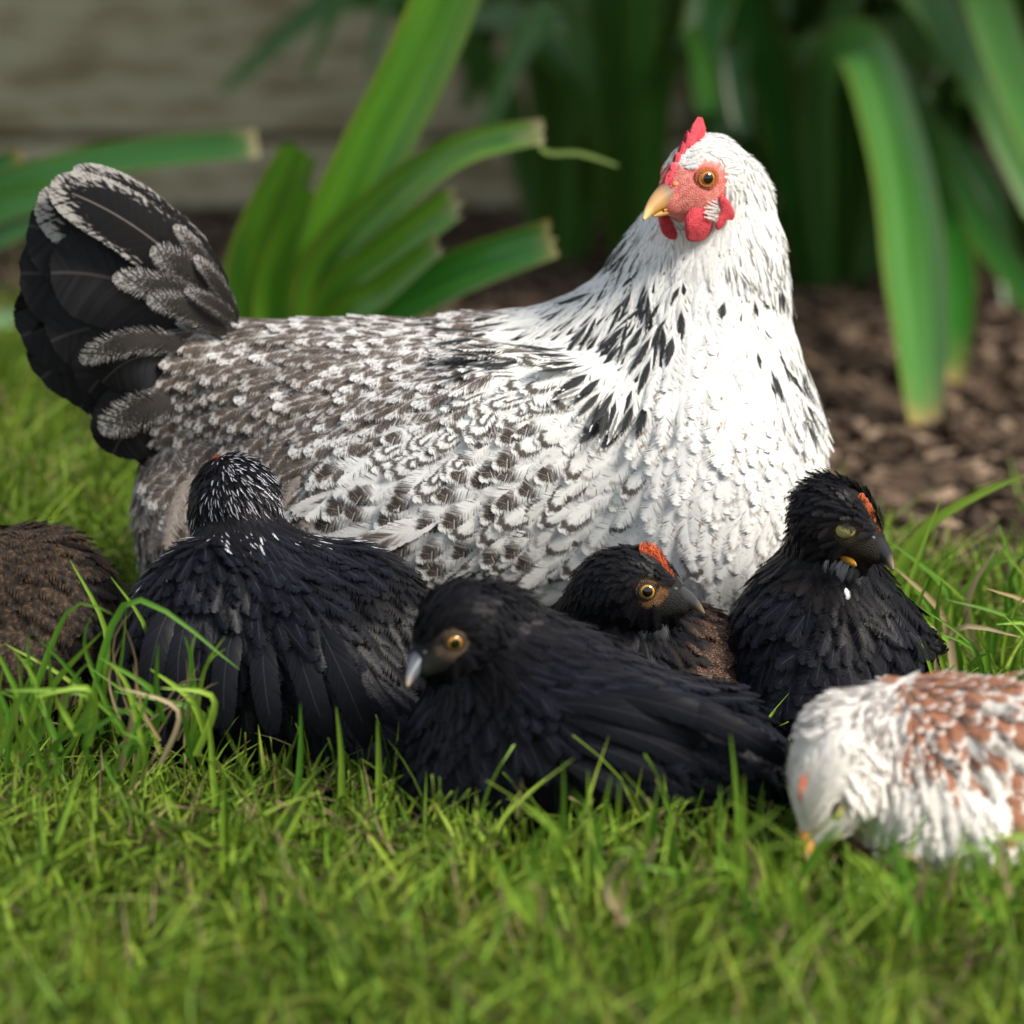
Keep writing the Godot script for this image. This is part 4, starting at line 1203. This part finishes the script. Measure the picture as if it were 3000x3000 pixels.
func leaf(o: Node3D, pix: Array, z0: float, z1: float, w: Array, cols: Array, fold := 0.25, facing := Vector3(0, 0.25, 1), tip := 0.25) -> void:
	var pts := []
	for k in pix.size():
		pts.append(at(pix[k][0], pix[k][1], lerpf(z0, z1, float(k) / (pix.size() - 1))))
	var ws := []
	for x in w: ws.append(x * mpp((z0 + z1) * 0.5))
	part(o, "leaf", strap(pts, ws, facing, cols, fold, 22, tip), leaf_material())

func plants() -> void:
	var mid := [Color(0.045, 0.20, 0.018), Color(0.16, 0.36, 0.025), Color(0.45, 0.37, 0.20)]
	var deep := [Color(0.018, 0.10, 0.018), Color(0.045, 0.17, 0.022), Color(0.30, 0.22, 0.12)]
	var pale := [Color(0.16, 0.30, 0.12), Color(0.22, 0.36, 0.17), Color(0.45, 0.40, 0.26)]
	var tail_col := [mid[0], mid[1]]
	var b := ground(900, 1400)
	var o := thing("strap_leaved_plant", b, "clump of broad green strap leaves with cut tips behind the hen's back", "plant")
	leaf(o, [[930, 1400], [900, 900], [1060, 520], [1240, 160], [1390, -220]], b.z, b.z + .02, [120, 190, 205, 200, 190], [mid[0], mid[1]], 0.3)
	leaf(o, [[840, 1400], [740, 1000], [770, 720], [880, 440]], b.z, b.z + .05, [110, 190, 190, 110], [deep[0], mid[1]], 0.35)
	leaf(o, [[960, 1400], [930, 850], [1060, 600], [1190, 350]], b.z - .04, b.z - .06, [90, 90, 95, 80], pale, 0.2)
	leaf(o, [[930, 1400], [930, 860], [1130, 600], [1350, 440], [1590, 385]], b.z, b.z + .06, [120, 150, 150, 110, 75], [deep[0], mid[1], mid[2]], 0.3, Vector3(0, 0.45, 1))
	leaf(o, [[1570, 390], [1600, 445], [1700, 450], [1810, 485]], b.z + .06, b.z + .07, [16, 16, 15, 8], [Color(0.16, 0.26, 0.05), Color(0.2, 0.3, 0.06)], 0.1)
	leaf(o, [[960, 1400], [960, 950], [1130, 750], [1335, 590]], b.z + .02, b.z + .09, [120, 150, 130, 105], mid, 0.3, Vector3(0, 0.45, 1), 0.5)
	leaf(o, [[960, 1400], [980, 980], [1120, 850], [1285, 715]], b.z + .03, b.z + .10, [110, 120, 100, 62], mid, 0.3, Vector3(0, 0.45, 1), 0.5)
	leaf(o, [[1000, 1400], [1030, 1020], [1280, 830], [1620, 700]], b.z + .01, b.z + .08, [120, 150, 150, 118], [deep[0], mid[0], Color(0.36, 0.30, 0.10)], 0.3, Vector3(0, 0.5, 1), 0.3)
	leaf(o, [[880, 1400], [800, 1000], [820, 760], [900, 560]], b.z + .03, b.z + .08, [90, 120, 110, 50], [mid[0], mid[1]], 0.3)
	var c := Vector3(at(-200, 900, -0.75).x, 0, -0.75)
	o = thing("strap_leaved_plant", c, "strap-leaved plant reaching in behind the hen's black tail", "plant")
	leaf(o, [[-260, 1000], [-150, 640], [250, 480], [755, 420]], c.z, c.z + .02, [60, 95, 100, 84], [deep[0], deep[1], mid[2]], 0.25, Vector3(0, 0.4, 1), 0.1)
	leaf(o, [[-260, 1000], [-160, 720], [0, 610], [240, 560]], c.z, c.z + .03, [70, 90, 95, 60], [deep[0], mid[0]], 0.25, Vector3(0, 0.4, 1))
	leaf(o, [[-260, 1000], [-180, 820], [-40, 700], [120, 640]], c.z, c.z + .03, [70, 100, 110, 70], [deep[0], deep[1]], 0.25, Vector3(0, 0.4, 1))
	leaf(o, [[-260, 1050], [-150, 960], [60, 930], [200, 960]], c.z, c.z + .03, [60, 60, 60, 40], pale, 0.25, Vector3(0, 0.6, 1))
	leaf(o, [[-260, 1000], [-210, 640], [-80, 520], [60, 450]], c.z, c.z + .03, [60, 70, 60, 40], [deep[0], mid[0], Color(0.45, 0.28, 0.06)], 0.25)
	# the tall clump on the right, its leaves arching over and hanging down
	var d := Vector3(at(2500, 900, -1.25).x, 0, -1.25)
	o = thing("strap_leaved_plant", d, "tall clump of arching strap leaves hanging over the bark at right", "plant")
	var zt := -0.95
	leaf(o, [[2420, 900], [2400, 250], [2520, 130], [2640, 480], [2690, 850], [2715, 1240]], d.z, -0.62, [60, 110, 150, 165, 185, 90], [mid[0], Color(0.14, 0.33, 0.09), Color(0.42, 0.30, 0.12)], 0.4, Vector3(-0.2, 0.3, 1), 0.2)
	leaf(o, [[2450, 900], [2480, 200], [2620, 260], [2720, 560], [2800, 800], [2790, 1120]], d.z, -0.76, [60, 110, 150, 150, 130, 60], [deep[0], mid[0], Color(0.34, 0.26, 0.10)], 0.35, Vector3(0, 0.3, 1), 0.2)
	leaf(o, [[2480, 900], [2520, 260], [2660, 330], [2850, 640], [3060, 920]], d.z, zt - .05, [60, 110, 110, 105, 80], [deep[0], mid[0]], 0.3, Vector3(0, 0.4, 1))
	leaf(o, [[2480, 900], [2480, 0], [2650, -60], [2850, 200], [3060, 620]], d.z, zt + .02, [60, 90, 100, 120, 110], [mid[0], pale[0]], 0.3, Vector3(0, 0.4, 1))
	leaf(o, [[2520, 900], [2700, 0], [2830, -120], [2940, 150], [3060, 460]], d.z, zt + .06, [60, 100, 130, 140, 120], [mid[0], pale[0]], 0.3, Vector3(0, 0.4, 1))
	leaf(o, [[2500, 900], [2560, 300], [2680, 620], [2800, 960], [2860, 1000]], d.z, zt - .15, [60, 90, 90, 80, 40], [deep[0], deep[1], Color(0.40, 0.28, 0.06)], 0.3)
	leaf(o, [[2500, 900], [2560, 300], [2860, 500], [2950, 780], [2960, 980]], d.z, zt - .15, [60, 80, 80, 80, 40], [deep[0], deep[1]], 0.3)
	leaf(o, [[2380, 900], [2250, 200], [2120, -60], [2060, 120], [2080, 330]], d.z, zt - .1, [60, 110, 150, 150, 70], [deep[0], deep[1]], 0.35)
	leaf(o, [[2380, 900], [2300, 300], [2170, 20], [2150, 200], [2180, 400]], d.z, zt - .2, [60, 90, 110, 90, 50], [deep[0], deep[1]], 0.35)
	# more plants deeper in the bed, in each other's shade
	var r := RandomNumberGenerator.new()
	r.seed = 12
	var lab := ["dense dark strap-leaved plant in the shade behind the hen's head", "dark strap-leaved plant at the back of the bed beside the timber wall", "deep green plant behind the hanging leaves", "shaded strap-leaved plant filling the bed's far corner", "low dark plant between the timber wall and the hen's neck"]
	var spots := [[2150, -1.45, 26], [1650, -1.40, 12], [2700, -1.5, 26], [3050, -1.35, 22], [1880, -1.25, 12]]
	for k in spots.size():
		var q: Array = spots[k]
		var root := Vector3(at(q[0], 900, q[1]).x, 0, q[1])
		o = thing("strap_leaved_plant", root, lab[k], "plant", "dark plants at the back of the bed")
		for j in int(q[2]):
			var a := r.randf() * TAU
			var reach := r.randf_range(0.10, 0.30)
			var tall := r.randf_range(0.22, 0.58)
			var out := Vector3(cos(a), 0, sin(a) * 0.7) * reach
			if root.z + out.z < -1.62: out.z = -1.62 - root.z
			var drop := r.randf_range(0.1, 0.8)
			var pts := [root + out * 0.05, root + out * 0.25 + Vector3(0, tall * 0.7, 0), root + out * 0.7 + Vector3(0, tall, 0), root + out * 1.15 + Vector3(0, tall * (1.0 - drop * 0.7), 0)]
			var w := r.randf_range(0.022, 0.042)
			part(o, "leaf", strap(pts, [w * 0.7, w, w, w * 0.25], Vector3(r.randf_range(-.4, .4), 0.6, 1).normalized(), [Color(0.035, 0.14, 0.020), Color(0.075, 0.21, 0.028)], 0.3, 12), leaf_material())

func overhanging_shrub() -> void:
	var root := Vector3(0.72, 0, -1.62)
	var o := thing("shrub", root, "leafy shrub whose branches overhang the garden bed and shade it", "shrub")
	var r := RandomNumberGenerator.new()
	r.seed = 77
	var bark_m := mat("shrub bark", Color(0.09, 0.07, 0.05), 0.9, false, 0.2)
	var tips := []
	for k in 11:
		var a := TAU * k / 11.0 + r.randf() * 0.3
		var tip := Vector3(0.66 + cos(a) * 0.55, r.randf_range(0.62, 1.0), -1.32 + sin(a) * 0.28)
		var rings := []
		for j in 8:
			var t := j / 7.0
			var w := lerpf(0.020, 0.004, t)
			rings.append([root.lerp(tip, t) + Vector3(0, 0.16 * sin(t * PI), 0), w, w, Color.WHITE])
		part(o, "branch", loft(rings, Vector3.RIGHT, Vector3.BACK, 8), bark_m)
		tips.append(tip)
	var g := Geo.new()
	var ids := []
	for p in [Vector3(0, 0, 0), Vector3(-0.22, 0.45, 0.03), Vector3(0.22, 0.45, 0.03), Vector3(0, 1, -0.08)]: ids.append(g.add(p, Vector3.BACK))
	g.tri(ids[0], ids[1], ids[2]); g.tri(ids[1], ids[3], ids[2])
	var where := []
	var tint := []
	for k in 9000:
		var c: Vector3 = tips[k % tips.size()]
		var d := Vector3(r.randfn(0, 0.20), r.randfn(0, 0.12), r.randfn(0, 0.16))
		var p := c + d
		if p.y < 0.44: continue
		var b := Basis.from_euler(Vector3(r.randf_range(-1.4, 0.2), r.randf() * TAU, r.randf_range(-0.6, 0.6))).scaled(Vector3.ONE * r.randf_range(0.05, 0.09))
		where.append(Transform3D(b, p))
		tint.append(Color(0.03, 0.09, 0.02).lerp(Color(0.06, 0.14, 0.03), r.randf()))
	scatter(o, "foliage", g.mesh(), grass_material(), where, tint)

func timber_wall() -> void:
	var z := -1.72
	var o := thing("timber_wall", Vector3(0, 0, z), "weathered grey timber retaining wall behind the garden bed", "wall")
	var m := mat("weathered timber", Color(0.19, 0.17, 0.135), 0.85, false, 0.3)
	var nt := NoiseTexture2D.new()
	var fn := FastNoiseLite.new()
	fn.seed = 6
	fn.frequency = 0.012
	fn.fractal_octaves = 5
	nt.noise = fn
	nt.width = 512
	nt.height = 512
	nt.seamless = true
	var ramp := Gradient.new()
	ramp.offsets = PackedFloat32Array([0.0, 0.35, 0.6, 1.0])
	ramp.colors = PackedColorArray([Color(0.50, 0.45, 0.36), Color(0.66, 0.63, 0.53), Color(0.80, 0.78, 0.69), Color(0.64, 0.68, 0.58)])
	nt.color_ramp = ramp
	m.albedo_color = Color(0.97, 0.95, 0.90)
	m.albedo_texture = nt
	m.uv1_triplanar = true
	m.uv1_world_triplanar = true
	m.uv1_scale = Vector3(1.2, 6.0, 1.2)
	var back := Geo.new()
	chamfered(back, Vector3(-3.2, 0.0, z - 0.09), Vector3(3.1, 0.62, z - 0.054), 0.004)
	part(o, "backing_board", back.mesh(), mat("backing board", Color(0.10, 0.08, 0.06), 0.9, false, 0.2))
	var y := 0.0
	for row in [0.075, 0.15, 0.20, 0.20]:
		for k in 3:
			var g := Geo.new()
			var x0 := -3.2 + k * 2.1 + y
			chamfered(g, Vector3(x0, y + 0.004, z - 0.05), Vector3(x0 + 2.092, y + row - 0.004, z + (0.012 if row < 0.1 else 0.0)), 0.006)
			part(o, "plank", g.mesh(), m)
		y += row
func chamfered(g: Geo, lo: Vector3, hi: Vector3, b: float) -> void:
	var c := (lo + hi) * 0.5
	var h := (hi - lo) * 0.5
	for ax in 3:
		for sg in [-1.0, 1.0]:
			var n := Vector3.ZERO
			n[ax] = sg
			var u := (ax + 1) % 3
			var v := (ax + 2) % 3
			var ids := []
			for q in [[-1, -1], [1, -1], [1, 1], [-1, 1]]:
				var p := Vector3.ZERO
				p[ax] = sg * h[ax]
				p[u] = q[0] * (h[u] - b)
				p[v] = q[1] * (h[v] - b)
				ids.append(g.add(c + p, n))
			g.quad(ids[0], ids[1], ids[2], ids[3])
	for ax in 3:
		var u := (ax + 1) % 3
		var v := (ax + 2) % 3
		for su in [-1.0, 1.0]:
			for sv in [-1.0, 1.0]:
				var n := Vector3.ZERO
				n[u] = su; n[v] = sv
				n = n.normalized()
				var ids := []
				for e in [[-1, 0], [1, 0], [1, 1], [-1, 1]]:
					var p := Vector3.ZERO
					p[ax] = e[0] * (h[ax] - b)
					p[u] = su * (h[u] - (b if e[1] == 0 else 0.0))
					p[v] = sv * (h[v] - (0.0 if e[1] == 0 else b))
					ids.append(g.add(c + p, n))
				g.quad(ids[0], ids[1], ids[2], ids[3])

func bark() -> void:
	var r := RandomNumberGenerator.new()
	r.seed = 55
	var shapes := []
	for k in 5:
		var g := Geo.new()
		var n := 7
		var top := []
		var bot := []
		for j in n:
			var a := TAU * j / n
			var rad := r.randf_range(0.32, 0.55)
			top.append(Vector3(cos(a) * rad, 0.08 + r.randf_range(0, 0.07), sin(a) * rad * r.randf_range(0.35, 0.6)))
			bot.append(Vector3(top[j].x * 1.08, -0.04, top[j].z * 1.08))
		var tc := g.add(Vector3(0, 0.15, 0), Vector3.UP)
		for j in n:
			var e := (j + 1) % n
			var nn: Vector3 = (top[j] + top[e]) * Vector3(1, 0, 1)
			var a := g.add(top[j], Vector3.UP); var b := g.add(top[e], Vector3.UP)
			g.tri(tc, a, b)
			var ids := []
			for p in [top[j], top[e], bot[e], bot[j]]: ids.append(g.add(p, nn.normalized()))
			g.quad(ids[0], ids[1], ids[2], ids[3])
		shapes.append(g.mesh())
	var sets := [[], [], [], [], []]
	var tint := [[], [], [], [], []]
	for k in 24000:
		var z := r.randf_range(-1.7, 0.3)
		var half := 0.17 * (EYE.z - z) + 0.25
		var x := r.randf_range(-half, half)
		if z > lawn_edge(x) + r.randf_range(-0.03, 0.03): continue
		var q := k % 5
		var s := r.randf_range(0.007, 0.026) if r.randf() < 0.9 else r.randf_range(0.026, 0.05)
		var b := Basis.from_euler(Vector3(r.randf_range(-0.5, 0.5), r.randf() * TAU, r.randf_range(-0.5, 0.5))).scaled(Vector3.ONE * s)
		sets[q].append(Transform3D(b, Vector3(x, r.randf_range(0.0, 0.012), z)))
		var c := Color(0.040, 0.027, 0.019).lerp(Color(0.13, 0.088, 0.060), pow(r.randf(), 1.6))
		if r.randf() < 0.12: c = Color(0.26, 0.185, 0.13)
		tint[q].append(c)
	for q in 5:
		var o := scatter(self, "bark_mulch" if q == 0 else "bark_mulch_%03d" % q, shapes[q], mat("bark", Color.WHITE, 0.8, true, 0.3), sets[q], tint[q])
		o.set_meta("label", "brown bark chips covering the garden bed")
		o.set_meta("category", "mulch")

func tuft_of(called_at: Vector3, label: String, specs: Array, seed_: int) -> void:
	var o := thing("grass_tuft", called_at, label, "grass", "tall grass tufts beside the chicks")
	var r := RandomNumberGenerator.new()
	r.seed = seed_
	for q in specs:
		# [root px, bend px, tip px, z, width px, dry]
		var s := mpp(q[3])
		var green := Color(0.08, 0.25, 0.025).lerp(Color(0.28, 0.44, 0.05), r.randf())
		if q[5] == 1: green = Color(0.40, 0.28, 0.15).lerp(Color(0.50, 0.40, 0.26), r.randf())
		var c2 := green * r.randf_range(0.8, 1.25)
		part(o, "blade", strap([at(q[0][0], q[0][1], q[3] - .01), at(q[1][0], q[1][1], q[3]), at(q[2][0], q[2][1], q[3] + .012)], [q[4] * s * 0.8, q[4] * s, q[4] * s * 0.65, q[4] * s * 0.08], Vector3(r.randf_range(-.5, .5), .4, 1).normalized(), [green, c2], 0.3, 10), grass_material())

func ground_row(z: float) -> float:       # the photo row where the ground at that depth lies
	return 1500.0 + FPX * tan(atan2(EYE.y, EYE.z - z) - deg_to_rad(-PITCH))
func tufts() -> void:
	var r := RandomNumberGenerator.new()
	r.seed = 3
	var z := 0.27
	var sp := [
		[[300, 2060], [310, 1850], [205, 1640], z - .06, 20, 0], [[440, 2060], [430, 1850], [325, 1690], z - .06, 18, 0], [[250, 2150], [380, 1760], [700, 1960], z, 24, 0], [[60, 2150], [200, 1790], [330, 1800], z, 22, 0], [[40, 2200], [160, 2000], [300, 1850], z, 26, 0],
		[[400, 2200], [470, 2050], [290, 1925], z, 26, 0], [[600, 2150], [560, 2050], [440, 1960], z, 24, 0], [[560, 2150], [600, 1960], [660, 1865], z, 16, 0], [[570, 2150], [600, 1960], [662, 1900], z, 16, 0], [[545, 2150], [560, 1950], [540, 1860], z, 18, 0],
		[[120, 2250], [60, 2050], [-40, 1850], z, 26, 0], [[20, 2300], [140, 2100], [140, 1860], z, 22, 0], [[180, 2200], [90, 1980], [85, 1850], z, 20, 0], [[350, 2150], [250, 1900], [270, 1800], z, 18, 0], [[-40, 2200], [100, 2010], [150, 2180], z + .03, 22, 0], [[-60, 2330], [40, 2100], [30, 2000], z + .05, 24, 0], [[330, 2100], [360, 1900], [370, 1780], z - .02, 14, 0],
		[[400, 2150], [330, 1900], [400, 1775], z, 9, 1], [[380, 2150], [400, 1950], [350, 1800], z, 9, 1], [[430, 2170], [520, 2010], [600, 1990], z, 10, 1], [[450, 2170], [550, 2000], [580, 1950], z, 8, 1], [[470, 2170], [420, 2080], [390, 1945], z + .01, 12, 1], [[520, 2170], [590, 2030], [640, 2000], z, 8, 1], [[330, 2200], [480, 2080], [620, 2010], z, 8, 1], [[380, 2180], [320, 2000], [360, 1870], z, 9, 1], [[540, 2190], [550, 2000], [545, 1930], z, 8, 1],
	]
	for k in 40:
		var u := r.randf_range(-60, 620)
		var v := r.randf_range(2090, 2330)
		sp.append([[u, v], [u + r.randf_range(-80, 80), v - r.randf_range(80, 190)], [u + r.randf_range(-200, 200), v - r.randf_range(130, 300)], z + r.randf_range(-.02, .06), r.randf_range(14, 26), 1 if r.randf() < 0.15 else 0])
	tuft_of(ground(350, 2250), "ragged green grass tuft with dry straw stems between the brown and black chicks", sp, 61)
	sp = []
	for k in 70:
		var u := r.randf_range(2560, 3080)
		var zz := r.randf_range(-0.05, 0.14)
		var g := Vector3(at(u, 2000, zz).x, 0, zz)
		var v0 := 1500.0 + FPX * tan(atan2(EYE.y, EYE.z - zz) - deg_to_rad(-PITCH))
		sp.append([[u, v0], [u + r.randf_range(-60, 60), v0 - r.randf_range(120, 260)], [u + r.randf_range(-190, 190), v0 - r.randf_range(200, 400)], zz, r.randf_range(14, 30), 0 if r.randf() < 0.93 else 1])
	sp.append([[2600, 1950], [2650, 1750], [2760, 1450], 0.0, 22, 0])
	sp.append([[2560, 1900], [2700, 1560], [3000, 1390], -0.06, 46, 0])
	tuft_of(Vector3(at(2820, 2000, 0.04).x, 0, 0.04), "bright lush grass tuft beside the sleepy chick and the bark", sp, 62)
	sp = []
	for q in [[1630, 2395, 1650, 2300, 1650, 2230], [1720, 2430, 1760, 2340, 1790, 2270], [1800, 2440, 1810, 2350, 1815, 2285], [1840, 2450, 1900, 2360, 1935, 2285], [1900, 2520, 1915, 2380, 1925, 2320], [1980, 2520, 1970, 2400, 1955, 2330], [2170, 2420, 2160, 2300, 2140, 2150], [2190, 2430, 2180, 2330, 2180, 2270], [2110, 2440, 2110, 2360, 2110, 2300], [1000, 2160, 1000, 2100, 985, 2070], [1110, 2170, 1110, 2120, 1105, 2110], [860, 2130, 880, 2090, 880, 2060], [640, 2130, 620, 2090, 612, 2070]]:
		var bz := 0.30 if q[0] < 1200 else 0.40
		sp.append([[q[0], ground_row(bz)], [q[2], lerpf(ground_row(bz), q[5], 0.6)], [q[4], q[5]], bz, 24, 0])
	for k in 60:
		var u := r.randf_range(1500, 3100)
		var v := r.randf_range(2560, 2760)
		sp.append([[u, v], [u + r.randf_range(-60, 60), v - r.randf_range(60, 140)], [u + r.randf_range(-130, 130), v - r.randf_range(120, 250)], r.randf_range(.44, .56), r.randf_range(20, 34), 0 if r.randf() < 0.9 else 1])
	tuft_of(ground(2000, 2500), "loose row of upright grass blades in front of the black and cream chicks", sp, 63)
	for q in [[150, 2160, 90, 0.4], [1690, 2400, 60, 1.2], [2520, 2560, 150, 2.0]]:
		var p := ground(q[0], q[1])
		var o := thing("dry_leaf", p, ["curled dry brown leaf lying under the ragged grass tuft", "small dry leaf beside the foremost black chick", "pale dry leaf on the grass by the cream chick"][[150, 1690, 2520].find(q[0])], "leaf")
		var d: Vector3 = Vector3(cos(q[3]), 0.12, -sin(q[3])) * q[2] * mpp(p.z)
		part(o, "leaf_blade", strap([p - d + Vector3(0, .012, 0), p + Vector3(0, .022, 0), p + d + Vector3(0, .016, 0)], [0.004, 0.024, 0.028, 0.003], Vector3(0, 1, 0.5).normalized(), [Color(0.32, 0.19, 0.11), Color(0.42, 0.28, 0.18)], 0.4, 10), mat("dry leaf", Color.WHITE, 0.8, true, 0.3))

func ground_sheets() -> void:
	var g := Geo.new()
	var n := Vector3.UP
	var q := []
	for p in [Vector3(-40, -0.012, 40), Vector3(40, -0.012, 40), Vector3(40, -0.012, -40), Vector3(-40, -0.012, -40)]: q.append(g.add(p, n))
	g.quad(q[0], q[1], q[2], q[3])
	var m := mat("lawn soil", Color(0.085, 0.10, 0.035), 0.95, false, 0.2)
	var nt := NoiseTexture2D.new()
	var fn := FastNoiseLite.new()
	fn.frequency = 0.03
	fn.fractal_octaves = 5
	nt.noise = fn
	nt.width = 512
	nt.height = 512
	nt.seamless = true
	var ramp := Gradient.new()
	ramp.offsets = PackedFloat32Array([0.25, 0.5, 0.75])
	ramp.colors = PackedColorArray([Color(0.20, 0.20, 0.09), Color(0.30, 0.36, 0.13), Color(0.42, 0.36, 0.22)])
	nt.color_ramp = ramp
	m.albedo_color = Color.WHITE
	m.albedo_texture = nt
	m.uv1_triplanar = true
	m.uv1_world_triplanar = true
	m.uv1_scale = Vector3.ONE * 4.0
	var o := MeshInstance3D.new()
	o.name = "ground"
	o.mesh = g.mesh()
	o.material_override = m
	o.set_meta("kind", "structure")
	o.set_meta("label", "lawn soil under the grass")
	o.set_meta("category", "ground")
	add_child(o)
	g = Geo.new()
	var last := []
	for k in 41:
		var x := -3.0 + 6.0 * k / 40.0
		var row := [g.add(Vector3(x, -0.004, lawn_edge(x)), n), g.add(Vector3(x, -0.004, -1.77), n)]
		if last: g.quad(last[0], row[0], row[1], last[1])
		last = row
	o = MeshInstance3D.new()
	o.name = "garden_bed"
	o.mesh = g.mesh()
	o.material_override = mat("bed soil", Color(0.035, 0.024, 0.018), 0.95, false, 0.2)
	o.set_meta("kind", "structure")
	o.set_meta("label", "dark soil of the garden bed under the bark")
	o.set_meta("category", "ground")
	add_child(o)

func _ready() -> void:
	rng.seed = 7
	# camera
	var cam := Camera3D.new()
	cam.name = "camera"
	cam.transform = Transform3D(aim, EYE)
	cam.near = 0.05
	cam.far = 200.0
	var lens := CameraAttributesPhysical.new()
	lens.frustum_focal_length = FOCAL_MM
	lens.frustum_focus_distance = 2.06
	lens.exposure_aperture = 3.3
	cam.attributes = lens
	cam.fov = rad_to_deg(2.0 * atan(12.0 / FOCAL_MM))
	add_child(cam)
	# sky and sun: bright, softly veiled daylight from above the camera's right shoulder
	var env := Environment.new()
	env.background_mode = Environment.BG_SKY
	var sky := Sky.new()
	var sm_ := ProceduralSkyMaterial.new()
	sm_.sky_top_color = Color(0.70, 0.735, 0.78)
	sm_.sky_horizon_color = Color(0.82, 0.83, 0.84)
	sm_.sky_curve = 0.2
	sm_.ground_bottom_color = Color(0.15, 0.18, 0.10)
	sm_.ground_horizon_color = Color(0.3, 0.32, 0.25)
	sm_.sun_angle_max = 1.0
	sky.sky_material = sm_
	env.sky = sky
	env.background_energy_multiplier = 0.72
	env.tonemap_mode = Environment.TONE_MAPPER_LINEAR
	env.tonemap_exposure = 1.75
	env.sdfgi_enabled = true
	env.ssao_enabled = true
	env.ssil_enabled = true
	var we := WorldEnvironment.new()
	we.name = "environment"
	we.environment = env
	add_child(we)
	var sun := DirectionalLight3D.new()
	sun.name = "sun"
	sun.light_energy = 1.0
	sun.light_angular_distance = 18.0
	sun.light_color = Color(1.0, 0.97, 0.92)
	sun.shadow_enabled = true
	add_child(sun)
	sun.look_at_from_position(Vector3.ZERO, Vector3(-0.68, -0.70, -0.36))
	# the place
	ground_sheets()
	timber_wall()
	bark()
	plants()
	overhanging_shrub()
	hen()
	chick_seen_from_behind()
	chick_in_front()
	chick_with_orange_comb()
	sleeping_chick()
	pale_chick()
	brown_chick()
	grass()
	tufts()
